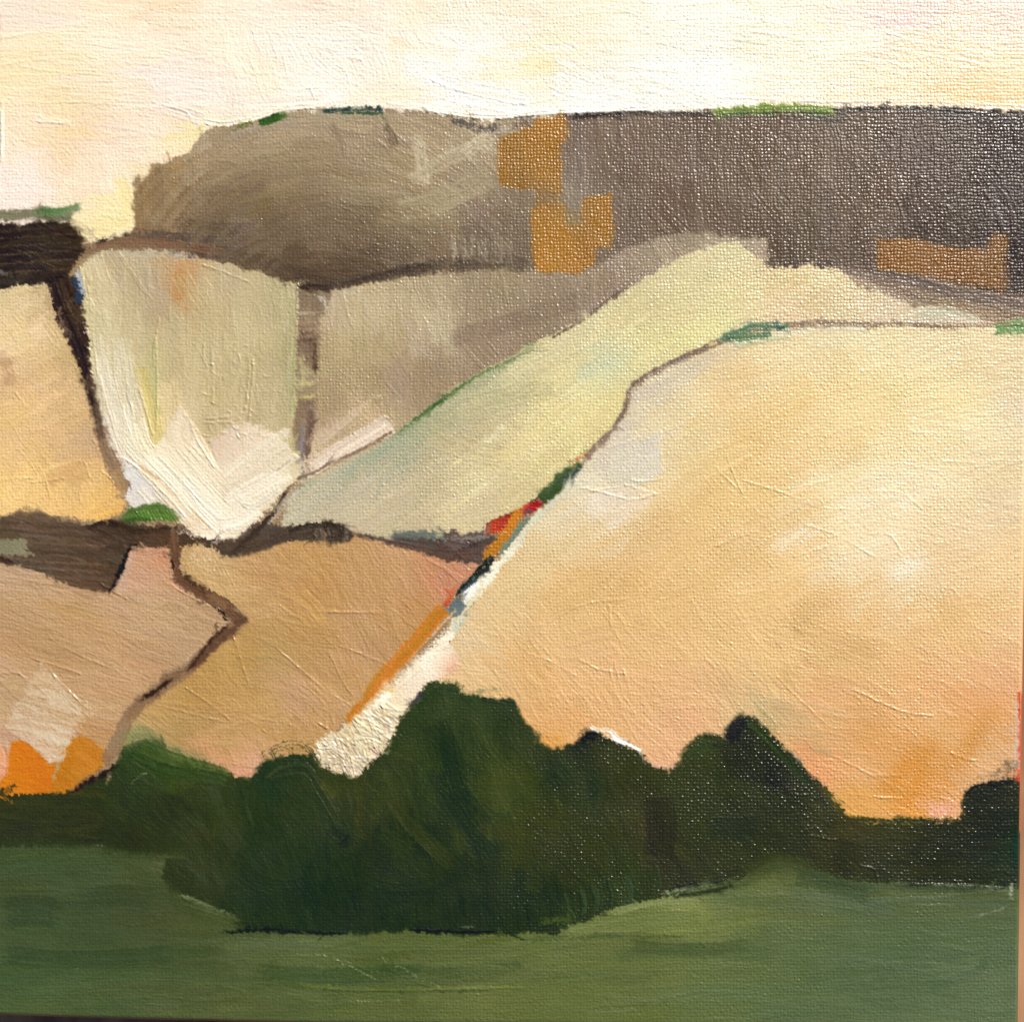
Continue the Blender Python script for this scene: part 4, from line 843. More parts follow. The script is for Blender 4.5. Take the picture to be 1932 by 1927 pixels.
stroke([(366, 1225), (350, 1250)], 5, '#d8c09c', a=.7, cj=7)

stroke([(246, 1030, 7), (232, 1066, 10), (217, 1098, 8), (206, 1118, 4)], 9, '#1a120e', cj=4, rid=27, rough_end=3, h=1.2)
stroke([(208, 1120), (214, 1112), (222, 1098)], 8, '#b79a86', a=.6, cj=6)
stroke([(549, 912, 4), (522, 958, 8), (490, 995, 12), (455, 1030, 14), (434, 1046, 9)], 9, '#42342b', cj=9, dry=.05, rid=24)
stroke([(436, 1048), (470, 1040), (520, 1016), (560, 1000)], 15, '#4c3d33', a=.8, cj=10, dry=.2)
stroke([(540, 1000), (575, 992), (600, 988), (640, 992), (652, 1008)], 9, '#31271f', a=.9, cj=8, rid=24)
for q in range(14):
    x = 588 + q * 4.4
    stroke([(x, 990), (x + 4, 1006), (x + 1, 1026)], 3.5, random.choice(('#2a211b', '#4c4037', '#80705f')), a=.8, cj=6, h=1)
stroke([(720, 1020), (780, 1030), (840, 1044), (900, 1036), (930, 1018)], 12, '#54403a', a=.75, cj=9, dry=.15)
stroke([(846, 1052), (880, 1056), (905, 1060)], 8, '#4c3a33', a=.7, cj=9, dry=.2)
stroke([(230, 1036), (280, 1040), (330, 1044)], 8, '#7c6048', a=.5, cj=9, dry=.3)
stroke([(404, 1143), (420, 1156), (431, 1176)], 6, '#20140e', cj=5, h=1, rid=32)
stroke([(428, 1180), (396, 1210), (370, 1246), (352, 1266)], 6, '#33221a', a=.9, cj=5, rid=32)
stroke([(326, 1050), (326, 1070), (330, 1086)], 7, '#2f211a', a=.8, cj=6)
stroke([(334, 1276), (310, 1290), (284, 1308), (264, 1322)], 8, '#2a1b15', cj=5, rid=32, taper=(.3, .2))

# cream band and orange diagonal
part(33, 'painted_track', 'thick cream track falling from the hill to the trees')
CR = CF([(1180, 850, '#dcd2ba'), (1080, 930, '#d3cdb2'), (1040, 980, '#cfcbae'), (1000, 1020, '#dfd8bc'), (960, 1060, '#eee6cc'), (920, 1090, '#f6f0dc'), (900, 1110, '#ece0b8'), (870, 1160, '#d8d0b0'), (860, 1190, '#ecdcc4'), (830, 1220, '#fae8cc'), (800, 1250, '#fbeed8'), (780, 1290, '#f2dfc6'), (740, 1300, '#efdcb8'), (700, 1340, '#e2cda4'), (720, 1380, '#e0d0b0'),
         (660, 1380, '#dac6a0'), (640, 1430, '#d6c2a4'), (680, 1440, '#dccab0'), (620, 1410, '#e4d4b4'), (860, 1260, '#e8bc9c')], e=250)
c33 = Region(33, [(1100, 905), (1075, 908), (1040, 940), (1000, 980), (960, 1032), (930, 1068), (905, 1092), (880, 1115), (852, 1158), (848, 1185), (832, 1200), (800, 1232), (760, 1268), (730, 1300), (700, 1325), (664, 1348), (640, 1380), (616, 1384), (597, 1405), (592, 1430), (610, 1448), (640, 1458), (662, 1466), (684, 1462), (704, 1432), (726, 1404), (748, 1376), (752, 1350),
                 (772, 1330), (796, 1298), (820, 1280), (850, 1270), (868, 1255), (850, 1210), (866, 1180), (890, 1140), (915, 1105), (960, 1050), (1010, 990), (1060, 940)], CR, rag=4, feather=3, warp=3, wave=.4)
scumble(c33, 60, -.85, 60, 14, jit=5, a=.6, cj=7, h=1.0, lip=.5, wave=.3, box=(840, 900, 1100, 1220))
scumble(c33, 90, lambda x, y: .5, 44, 9, jit=9, a=.8, cj=9, h=1.7, lip=.7, wave=.05, box=(590, 1320, 760, 1470), angj=.7)
M = c33.full
for q in range(24):
    t_ = random.random()
    x = 850 - t_ * 160
    y = 1200 + t_ * 150
    stroke([(x - 12, y + 10), (x + 14, y - 14)], random.uniform(8, 18), random.choice(('#fff4de', '#fcecd2', '#f6e2c4')), a=.8, cj=6, h=1.2, mask=M)
for q in range(8):
    r_ = 12 + q * 6
    pts = [(612 + r_ * .3 + r_ * math.cos(t_), 1392 + r_ * math.sin(t_)) for t_ in np.linspace(.1, 1.9, 6)]
    stroke(pts, 5, random.choice(('#efe2cc', '#c9b696', '#e6d6ba', '#bba888')), a=.85, cj=6, mask=M, h=2)
for q in range(46):
    x, y = random.uniform(600, 745), random.uniform(1330, 1460)
    L = random.uniform(6, 22)
    an = random.gauss(.9, .6)
    ridge([(x, y), (x + L * math.cos(an), y + L * math.sin(an))], random.uniform(1.2, 2.8), 1.6)
for q in range(60):
    x, y = random.uniform(600, 745), random.uniform(1320, 1460)
    stroke([(x - 10, y - 8), (x, y), (x + 14, y + 9)], random.uniform(2.5, 6), random.choice(('#bfa982', '#fbf2e0', '#cbb48c', '#f2dfbc', '#b3a68c', '#e2c48c')), a=.75, cj=8, mask=M, h=1.8, rough_end=5)
for x, y, c in ((716, 1384, '#22281c'), (722, 1388, '#22281c'), (703, 1410, '#e8b8a0'), (712, 1408, '#e0a890')):
    stroke([(x, y), (x + 5, y + 3)], 6, c, rough_end=1, cj=3, h=1.5)
stroke([(842, 1268), (860, 1256), (868, 1262)], 14, '#e2ae90', a=.8, cj=7, dry=.15)
stroke([(690, 1330), (720, 1300), (745, 1300)], 16, '#e4b878', a=.7, cj=7, dry=.2)

part(34, 'orange_line', 'orange line along the left side of the cream track')
stroke([(838, 1146, 30), (812, 1176, 30), (786, 1208, 30), (758, 1240, 30), (726, 1276, 26), (692, 1316, 22), (666, 1346, 16), (652, 1364, 9)], 18, '#c47a2c', cj=9, rid=34, rough_end=5)
stroke([(830, 1148), (812, 1172), (790, 1205), (765, 1230), (720, 1262), (700, 1290), (680, 1326)], 9, '#b9802c', a=.85, cj=7, rid=34)
stroke([(762, 1212), (748, 1236), (730, 1262)], 7, '#dc7c3c', a=.8, cj=6)
stroke([(788, 1228), (745, 1272), (712, 1300)], 6, '#e89c68', a=.75, cj=6)
stroke([(838, 1150), (842, 1142), (850, 1132)], 6, '#c4402a', a=.8, cj=6)
for q in range(34):
    t_ = q / 34
    x = 850 - t_ * 185
    y = 1185 + t_ * 175
    stroke([(x + 8, y - 5), (x - 9, y - 1)], 3.2, '#fbecd4', a=.8, cj=6, h=1.3, rough_end=4)

part(35, 'green_dab', 'dark green dab above the red ones on the hill edge')
part(36, 'red_dab', 'orange red dab at the corner where the slope meets the hill')
part(37, 'red_dab', 'crimson dab just up the edge from the orange red one')
part(38, 'orange_dab', 'orange dab lying across the corner under the red ones')
part(39, 'dark_dab', 'black green broken stroke beside the white spot')
part(40, 'white_dab', 'small pure white dab on the hill edge')
part(41, 'blue_dab', 'blue grey dab below the white spot')
stroke([(1098, 874, 14), (1072, 892, 24), (1048, 918, 28), (1024, 940, 22), (1008, 956, 10)], 22, '#3a4f2b', cj=14, rid=35, dry=.05, rough_end=5)
stroke([(1094, 880), (1078, 896), (1060, 906)], 12, '#2c3e44', a=.7, cj=8, dry=.2)
stroke([(1112, 842), (1096, 856), (1078, 868)], 15, '#7f9450', a=.6, cj=12, dry=.4)
for x, y in ((1074, 868), (1079, 870), (1090, 867), (1094, 862), (1107, 856)):
    stroke([(x - 3, y), (x + 3, y)], 5, '#cc4a24', cj=6, rough_end=1, h=1)
Region(36, [(913, 1002), (918, 986), (944, 974), (968, 966), (985, 964), (968, 986), (944, 1004), (918, 1008)], CF([(930, 996, '#c4421a'), (960, 974, '#9a2c1c')]), rag=3, feather=2, warp=2, wave=.6)
Region(37, [(982, 960), (1000, 948), (1018, 940), (1026, 944), (1020, 956), (1000, 970), (988, 974)], CF([(1005, 954, '#bc1c24'), (1020, 946, '#8a1a1c')]), rag=3, feather=2, warp=2, wave=.5)
stroke([(915, 990), (940, 976), (980, 962)], 5, '#4c2a20', a=.7, cj=8, dry=.3)
stroke([(994, 954), (1008, 944), (1030, 934)], 8, '#34261c', a=.75, cj=8, dry=.3)
Region(38, [(972, 962), (986, 968), (978, 990), (956, 1022), (930, 1050), (913, 1056), (916, 1036), (936, 1012), (956, 988)], CF([(970, 985, '#c87c14'), (930, 1035, '#b5741c')]), rag=2.5, feather=2, warp=2, wave=.6)
stroke([(940, 1014), (950, 1006), (956, 998)], 8, '#e8b060', a=.7, cj=6)
stroke([(1000, 972), (980, 994), (960, 1024), (940, 1044)], 13, '#6f8472', cj=9, a=.9, dry=.12)
stroke([(984, 974), (992, 966), (1010, 962)], 8, '#4c5e5c', a=.8, cj=8)
stroke([(932, 1052, 8), (918, 1066, 20), (898, 1086, 18), (880, 1104, 14), (862, 1124, 10)], 16, '#182220', cj=7, rid=39, dry=.08, rough_end=5)
stroke([(900, 1090), (885, 1108), (872, 1124)], 12, '#4a6470', a=.7, cj=10, dry=.3)
Region(40, [(868, 1124), (882, 1110), (900, 1098), (904, 1108), (890, 1124), (876, 1140)], '#fbf8f0', rag=2, feather=2, warp=2, wave=.2, base=1.2)
stroke([(886, 1112), (878, 1122), (874, 1130)], 2.5, '#1c2624', rough_end=1)
Region(41, [(850, 1136), (864, 1126), (880, 1144), (868, 1160), (852, 1166), (847, 1150)], CF([(860, 1140, '#525f66'), (865, 1156, '#7f8c86')]), rag=1.5, feather=2, warp=1.5, wave=.3, base=.5)
stroke([(905, 1098), (925, 1076), (945, 1056)], 9, '#f4ecd6', a=.8, cj=8, h=1.4, dry=.2)
stroke([(888, 1160), (868, 1178), (858, 1190)], 14, '#aac4b8', a=.6, cj=8, soft=.4)

# meadow
part(42, 'painted_meadow', 'plain green meadow along the bottom edge')
MD = CF([(50, 1620, '#39492a'), (150, 1620, '#37482a'), (250, 1640, '#40492a'), (60, 1700, '#3a4729'), (180, 1700, '#34452a'), (100, 1760, '#3b4b2c'), (250, 1720, '#3a4428'), (350, 1740, '#3f4828'), (150, 1800, '#37482b'), (50, 1850, '#3b502f'), (200, 1850, '#3b4e2d'), (350, 1800, '#3a4a2a'), (450, 1780, '#414c2c'), (500, 1800, '#46542f'), (600, 1790, '#4a5834'),
         (300, 1880, '#465230'), (500, 1870, '#48532e'), (650, 1840, '#3e502d'), (400, 1910, '#4a562f'), (100, 1910, '#43542f'), (700, 1780, '#48532b'), (800, 1800, '#46522d'), (760, 1830, '#354627'), (850, 1850, '#3d4c2a'), (950, 1830, '#48532d'), (900, 1870, '#555f34'), (700, 1870, '#4f5a2e'), (800, 1900, '#48522c'), (1000, 1890, '#4f5a30'), (1000, 1780, '#4c5a30'),
         (1080, 1790, '#47542e'), (1100, 1740, '#5a6436'), (1180, 1720, '#57613a'), (1250, 1720, '#66703e'), (1300, 1745, '#646f3a'), (1280, 1700, '#6e7848'), (1200, 1780, '#47542f'), (1300, 1800, '#4a5832'), (1200, 1850, '#4e5a32'), (1400, 1760, '#4c5c35'), (1400, 1690, '#4b5834'), (1470, 1640, '#41492a'), (1500, 1700, '#4b5634'), (1600, 1690, '#45553a'),
         (1600, 1780, '#45573a'), (1500, 1800, '#435436'), (1500, 1880, '#435639'), (1700, 1700, '#3c4a30'), (1780, 1690, '#44502f'), (1800, 1760, '#44583b'), (1700, 1840, '#40523a'), (1850, 1700, '#3f4a30'), (1850, 1850, '#4a5c42'), (1800, 1900, '#4d5f45'), (1900, 1780, '#465840'), (1350, 1880, '#4c5b35'), (1600, 1900, '#44553a')], e=500, off=(10, 7, 7))
MD.c += (np.clip((MD.x - 350) / 500, 0, 1)[:, None] * np.array((10, 10, 4))).astype(np.float32)
md = Region(42, [(-30, 1580), (200, 1590), (340, 1600), (400, 1700), (620, 1740), (1000, 1740), (1150, 1700), (1300, 1660), (1400, 1640), (1465, 1600), (1530, 1620), (1640, 1640), (1960, 1650), (1960, 1960), (-30, 1960)], MD, rag=2, feather=3, wave=.55)
scumble(md, 300, lambda x, y: -.02, 220, 34, jit=3, a=.45, cj=3.5, h=.45, lip=.15, wave=.5, angj=.05, curve=.03)
scumble(md, 50, lambda x, y: -.1, 120, 10, jit=7, a=.5, cj=5, h=.6, lip=.3, wave=.5, box=(400, 1690, 1400, 1920), angj=.05, curve=.03, dry=.3)
M = md.full
for pts, w_, c_, a__ in (([(0, 1640), (90, 1650), (160, 1690)], 40, '#46553a', .35), ([(200, 1640), (320, 1634), (420, 1650)], 20, '#525c3a', .4), ([(380, 1860), (560, 1850), (700, 1842)], 26, '#3f5030', .5),
                        ([(700, 1826), (860, 1832), (1000, 1820)], 26, '#3d4c2c', .5), ([(900, 1846), (1050, 1840), (1240, 1850)], 22, '#515e38', .45), ([(1150, 1800), (1320, 1790), (1480, 1804)], 30, '#4a5a36', .4), ([(1330, 1700), (1480, 1700), (1640, 1720)], 26, '#566344', .4),
                        ([(1180, 1880), (1400, 1866), (1640, 1890)], 30, '#5c6b46', .35), ([(60, 1860), (240, 1838), (420, 1846)], 30, '#4a5a38', .35), ([(1560, 1830), (1700, 1800), (1840, 1810)], 34, '#4a5c42', .4), ([(1080, 1764), (1180, 1740), (1300, 1722)], 26, '#737e48', .45)):
    stroke(pts, w_, c_, a=a__, cj=8, mask=M, dry=.15, rough_end=40)
stroke([(560, 1776), (640, 1784), (760, 1786)], 15, '#5d6840', a=.7, cj=8, mask=M, dry=.25)
for q in range(46):
    x = random.uniform(430, 620)
    stroke([(x, 1776), (x - 2, 1794)], 3, random.choice(('#66704a', '#4c5834', '#5a6640')), a=.6, cj=6, mask=M, h=.7, rough_end=3)
stroke([(400, 1800), (650, 1862), (830, 1866), (990, 1860)], 1, '#2c3a1c', a=0)
stroke([(560, 1857), (700, 1866), (860, 1864), (990, 1861)], 7, '#6a7436', a=.8, cj=6, mask=M, dry=.1, h=1)
stroke([(480, 1855), (640, 1867), (780, 1870), (930, 1867)], 3, '#26341a', a=.7, cj=4, mask=M)
for P_ in ([(628, 1808), (670, 1820), (708, 1836)], [(720, 1806), (738, 1830), (780, 1850), (828, 1864)], [(640, 1800), (660, 1806), (700, 1808)], [(672, 1888), (760, 1888)], [(760, 1790), (790, 1790)], [(560, 1864), (700, 1868), (990, 1862)], [(1390, 1690), (1500, 1686)], [(1490, 1665), (1560, 1660), (1620, 1672)]):
    ridge(P_, 1.3, 1.4)
stroke([(500, 1800), (560, 1810), (660, 1806)], 1, '#46542f', a=0)
stroke([(1060, 1752), (1200, 1734), (1320, 1730)], 30, '#626c3a', a=.5, cj=6, mask=M, dry=.2)
stroke([(1160, 1722), (1220, 1704), (1310, 1696)], 14, '#7c8552', a=.7, cj=8, mask=M, dry=.25)
stroke([(1000, 1772), (1180, 1762), (1300, 1772)], 14, '#434f2a', a=.6, cj=7, mask=M, dry=.25)
stroke([(1640, 1700), (1700, 1696), (1920, 1676)], 6, '#7d8a6c', a=.6, cj=6, mask=M, dry=.3)
stroke([(1820, 1730), (1880, 1718), (1922, 1700)], 20, '#566248', a=.6, cj=6, mask=M, dry=.2)
stroke([(1750, 1860), (1850, 1830), (1870, 1800)], 20, '#4a5c40', a=.5, cj=5, mask=M)
stroke([(-6, 1742), (60, 1752), (125, 1744)], 40, '#435434', a=.5, cj=5, mask=M, dry=.2)
stroke([(0, 1895), (100, 1875), (180, 1862)], 16, '#506040', a=.4, cj=5, mask=M)

def bristles(reg, cnt, ang_, ln=60, wd=12, cj=11, a=.5, jit=6, box=None, dry=.3, h=1.0):
    cnt = int(cnt * 1.7)
    keep = reg.full
    reg.full = keep * (ID == reg.rid)
    scumble(reg, cnt, ang_, ln, wd, jit=jit, a=a, cj=cj, dry=dry, h=h, lip=.15, wave=.5, box=box, angj=.12, curve=.05)
    reg.full = keep
def blocks(reg, cnt, ang_, ln, wd, jit=6, a=.55, box=None, h=1.0, angj=.3):
    keep = reg.full
    reg.full = keep * (ID == reg.rid)
    for q in range(cnt):
        for tr in range(200):
            j_, i_ = random.randrange(NY), random.randrange(NX)
            if reg.full[j_, i_] > .5 and (box is None or (box[0] <= gx[i_] <= box[2] and box[1] <= gy[j_] <= box[3])):
                break
        else:
            continue
        x, y = float(gx[i_]), float(gy[j_])
        an = (ang_(x, y) if callable(ang_) else ang_) + random.gauss(0, angj)
        L, w = ln * random.uniform(.6, 1.4), wd * random.uniform(.6, 1.4)
        dx, dy = math.cos(an), math.sin(an)
        cv = random.gauss(0, .06) * L
        c = reg.cf.at(x, y) + random.gauss(0, jit) + np.array([0, 0, random.gauss(0, jit * .6)])
        stroke([(x - dx * L / 2, y - dy * L / 2), (x - dy * cv, y + dx * cv), (x + dx * L / 2, y + dy * L / 2)], w, c,
               a=a, cj=6, h=h, lip=.7, wave=.35, mask=reg.full, n=2, rough_end=16, dry=.08)
    reg.full = keep
blocks(sky, 46, .03, 190, 46, jit=4, box=(0, 0, 1935, 190), h=1.1, angj=.12)
blocks(sky, 14, 1.3, 90, 60, jit=4, box=(400, 0, 900, 200), h=1.0)
blocks(ridgeR, 26, arc, 110, 36, jit=7, box=(360, 230, 960, 500))
blocks(ridgeR, 22, PI / 2, 110, 46, jit=6, box=(1070, 210, 1940, 560))
blocks(f6, 16, PI / 2, 80, 46, jit=8)
blocks(f5, 10, PI / 2, 100, 36, jit=6, box=(150, 480, 560, 780))
blocks(f4, 14, lambda x, y: random.choice((-.6, .9)), 80, 44, jit=8)
blocks(f7, 22, -.6, 140, 36, jit=6)
blocks(f8, 46, gang, 170, 60, jit=5, a=.42)
blocks(f8, 16, .9, 110, 50, jit=6, a=.45, box=(900, 1200, 1500, 1430))
blocks(t1, 18, .3, 130, 30, jit=7)
blocks(t2, 24, lambda x, y: random.choice((.5, 1.0, -.3)), 90, 44, jit=7)
quad([(80, 1244), (104, 1276), (152, 1324), (154, 1352), (118, 1432), (96, 1440), (48, 1398), (8, 1368), (30, 1330)], CF([(80, 1270, '#d0b591'), (120, 1330, '#d8c1a0'), (60, 1380, '#d2ba9c'), (100, 1410, '#dcc8aa')]), 28, h=1.5, ang=2.1, wave=.1)
bristles(sky, 330, .02, 110, 12, cj=5, jit=3, h=.8)
bristles(ridgeR, 200, PI / 2, 70, 12, cj=8, box=(900, 200, 1940, 600))
bristles(ridgeR, 160, arc, 90, 10, cj=9, box=(340, 230, 960, 520))
bristles(f5, 110, PI / 2, 60, 8, cj=8, box=(150, 470, 560, 840))
bristles(f4, 120, -.5, 50, 9, cj=8)
bristles(f6, 150, PI / 2, 50, 9, cj=8)
bristles(f7, 260, -.62, 70, 8, cj=7)
bristles(f8, 420, gang, 80, 9, cj=6, jit=4)
bristles(f8, 160, .95, 70, 9, cj=6, jit=4, box=(850, 1150, 1500, 1450))
bristles(t1, 240, .28, 90, 7, cj=10)
bristles(t2, 260, lambda x, y: .6 + .6 * math.sin(x / 90), 60, 8, cj=9)
bristles(md, 260, -.02, 140, 8, cj=5, jit=4)

# brightest paint at the foot of the cup shaped field
M = f5.full * (ID == 13)
for pts, w_, c_ in (([(330, 900), (380, 950), (420, 990)], 40, '#f8efdc'), ([(420, 950), (480, 920), (530, 890)], 34, '#f4e8d0'), ([(280, 860), (330, 910), (372, 960)], 30, '#f6ead2'), ([(400, 990), (450, 985), (500, 950)], 26, '#f6ecd8'), ([(200, 700), (214, 760), (236, 830)], 30, '#e6dbc2')):
    stroke(pts, w_, c_, a=.75, cj=6, mask=M, dry=.18, h=1.4, lip=.6, rough_end=22)
M = f6.full
stroke([(584, 886), (650, 846), (738, 794)], 34, '#e2cdb6', a=.95, cj=8, h=1.6, lip=.9, rid=11, rough_end=10, mask=M)
stroke([(600, 880), (660, 842), (730, 802)], 8, '#efe0cc', a=.8, cj=6, h=1.2, mask=M, dry=.1)
stroke([(598, 838), (630, 812), (676, 774)], 16, '#ccb498', a=.85, cj=8, h=1.1, lip=.8, mask=M)
stroke([(556, 903), (592, 892), (640, 868), (690, 844), (744, 812)], 6, '#7c6757', a=.85, cj=8, dry=.1)
for yy, c in ((612, '#8a7258'), (628, '#6d5543'), (642, '#5f4a3a'), (668, '#8c765e'), (702, '#b0a27a'), (724, '#c8ba84'), (758, '#7a6450')):
    stroke([(562, yy), (580, yy + 1), (598, yy - 1)], 8, c, a=.85, cj=7, dry=.1, rough_end=8)
stroke([(594, 640), (596, 680), (594, 706)], 8, '#4c382b', a=.85, cj=7)
stroke([(588, 770), (582, 820), (574, 870)], 12, '#6a5446', a=.7, cj=9, dry=.15)
stroke([(247, 1030, 8), (232, 1066, 12), (217, 1098, 9), (205, 1120, 4)], 10, '#150e0b', cj=3, rid=27, rough_end=3, h=1.2)
stroke([(252, 1044), (240, 1074), (226, 1104)], 12, '#bfa08a', a=.6, cj=7, dry=.1)
for q in range(60):
    t_ = random.random()
    x, y = 846 - t_ * 180, 1160 + t_ * 190
    stroke([(x + 16, y - 12), (x, y + 6)], random.uniform(2.5, 6), random.choice(('#c9893e', '#e0a468', '#b98a4c', '#f2dcb8', '#d8702e')), a=.7, cj=8, h=1.1, rough_end=5)
# last touches on the ridge and its skyline
M = ridgeR.full * (ID == 2)
for pts, w_, c_, d_ in (([(784, 250), (794, 300), (800, 352)], 24, '#c9bb9c', .5), ([(770, 340), (850, 300), (925, 262)], 30, '#b5a688', .42), ([(880, 300), (905, 276), (935, 262)], 40, '#cabc9e', .52), ([(750, 400), (850, 372), (930, 330)], 44, '#a59676', .36),
                       ([(560, 226), (640, 222), (720, 224)], 14, '#a89678', .3), ([(430, 262), (500, 244), (560, 236)], 22, '#a69480', .35), ([(720, 236), (736, 256), (744, 282)], 22, '#77654f', .2), ([(620, 232), (640, 262), (648, 300)], 20, '#8f7c62', .3)):
    stroke(pts, w_, c_, a=.75, cj=11, mask=M, dry=d_, h=.8)
for q in range(26):
    x = random.uniform(850, 962)
    stroke([(x, 446 + random.uniform(-10, 14)), (x + 2, 500)], 4, '#a39580', a=.7, cj=8, mask=M, dry=.25, h=.8, rough_end=12)
for q in range(60):
    x, y = random.uniform(1070, 1900), random.uniform(225, 470)
    stroke([(x, y), (x + random.uniform(-3, 3), y + random.uniform(40, 110))], random.uniform(8, 30), RCF.at(x, y) + random.choice((-9, 8, 10)), a=.4, cj=8, mask=M, dry=.25, rough_end=24)
stroke([(1068, 221), (1130, 219), (1185, 215)], 10, '#2a2220', cj=5, rid=2, rough_end=14, dry=.06)
stroke([(1150, 213), (1230, 213), (1345, 217)], 8, '#332a28', a=.9, cj=5, dry=.12)
stroke([(1570, 209), (1680, 204), (1800, 206), (1940, 217)], 10, '#28211f', a=.9, cj=5, dry=.15)
stroke([(1580, 214), (1600, 222), (1560, 226), (1500, 222)], 8, '#3a342c', a=.6, cj=8, dry=.3)
stroke([(850, 226), (905, 243), (950, 240)], 12, '#4c443e', a=.7, cj=8, dry=.35)
stroke([(640, 540), (720, 519), (820, 500)], 14, '#3f3128', a=.7, cj=6, mask=M, dry=.15)
stroke([(560, 900), (592, 890), (640, 866), (690, 842), (742, 812)], 6, '#85705f', a=.85, cj=8, dry=.15)
stroke([(566, 915), (548, 934), (520, 968)], 16, '#c9beae', a=.5, cj=10, dry=.4)
for q in range(40):
    x = random.uniform(150, 185)
    y = random.uniform(500, 560) + (x - 150)
    stroke([(x, y), (x + 3, y + 8)], random.uniform(3, 6), random.choice(('#dccd9c', '#c9b98c', '#e6d8ac')), a=.7, cj=6, h=1.3, rough_end=3, mask=f5.full)

# trees: (id, label, polygon)
TC = CF([(50, 1520, '#2b3118'), (60, 1560, '#262d1b'), (150, 1540, '#282d1b'), (250, 1410, '#33452a'), (280, 1440, '#2d3f22'), (350, 1450, '#34451f'), (240, 1490, '#26321a'), (330, 1500, '#232a18'), (400, 1470, '#2c371d'), (300, 1560, '#28311d'), (250, 1590, '#252c18'), (380, 1580, '#2e3520'), (420, 1560, '#2c371f'), (330, 1650, '#28301a'),
         (400, 1650, '#29331f'), (500, 1480, '#1e3020'), (540, 1450, '#23341f'), (560, 1520, '#2a3420'), (620, 1500, '#2f3a20'), (650, 1530, '#38371d'), (500, 1600, '#213020'), (600, 1600, '#1d2d1b'), (640, 1570, '#213222'), (480, 1700, '#1e2d1b'), (600, 1680, '#182818'), (700, 1700, '#1a2917'), (600, 1740, '#1c2c1b'), (700, 1600, '#222c18'), (740, 1500, '#303a1c'),
         (700, 1480, '#2d361b'), (780, 1400, '#2a361b'), (800, 1330, '#293820'), (850, 1310, '#2c3b21'), (900, 1350, '#2d3a20'), (950, 1340, '#27331f'), (820, 1440, '#28371d'), (880, 1420, '#273619'), (930, 1430, '#323c1b'), (960, 1480, '#38421e'), (940, 1540, '#333d1c'), (860, 1500, '#23311c'), (800, 1560, '#1d2a17'), (1010, 1450, '#2b3619'), (1060, 1460, '#25301a'),
         (1040, 1560, '#333819'), (980, 1600, '#2f371a'), (900, 1650, '#1e2a17'), (1000, 1680, '#1b2918'), (1050, 1740, '#1f2d19'), (850, 1720, '#1b2815'), (1100, 1600, '#2a3119'), (1120, 1500, '#272f1a'), (1170, 1440, '#272e1b'), (1200, 1520, '#282c19'), (1240, 1560, '#272617'), (1250, 1620, '#222517'), (1180, 1660, '#25331f'), (1300, 1480, '#222b1c'), (1330, 1400, '#2a3420'), (1300, 1560, '#1f2918'),
         (1400, 1400, '#131710'), (1380, 1370, '#0f120d'), (1440, 1400, '#1c2615'), (1450, 1450, '#0f140d'), (1400, 1500, '#1a2316'), (1520, 1480, '#1c2213'), (1570, 1520, '#2a2c14'), (1500, 1560, '#191f13'), (1450, 1600, '#1c2417'), (1350, 1620, '#1f2617'), (1620, 1560, '#2a2b15'), (1600, 1600, '#191d12'), (1700, 1570, '#1e2214'), (1750, 1620, '#171c13'), (1680, 1640, '#1a2116'),
         (1850, 1520, '#121710'), (1900, 1480, '#181d18'), (1900, 1560, '#10180f'), (1860, 1620, '#141b14'), (1925, 1600, '#10221e'), (1100, 1395, '#151b12')], e=450, off=(7, 5, 1))
TC.c += (np.clip((TC.x - 1000) / 350, 0, 1)[:, None] * np.array((13, 12, 2))).astype(np.float32)
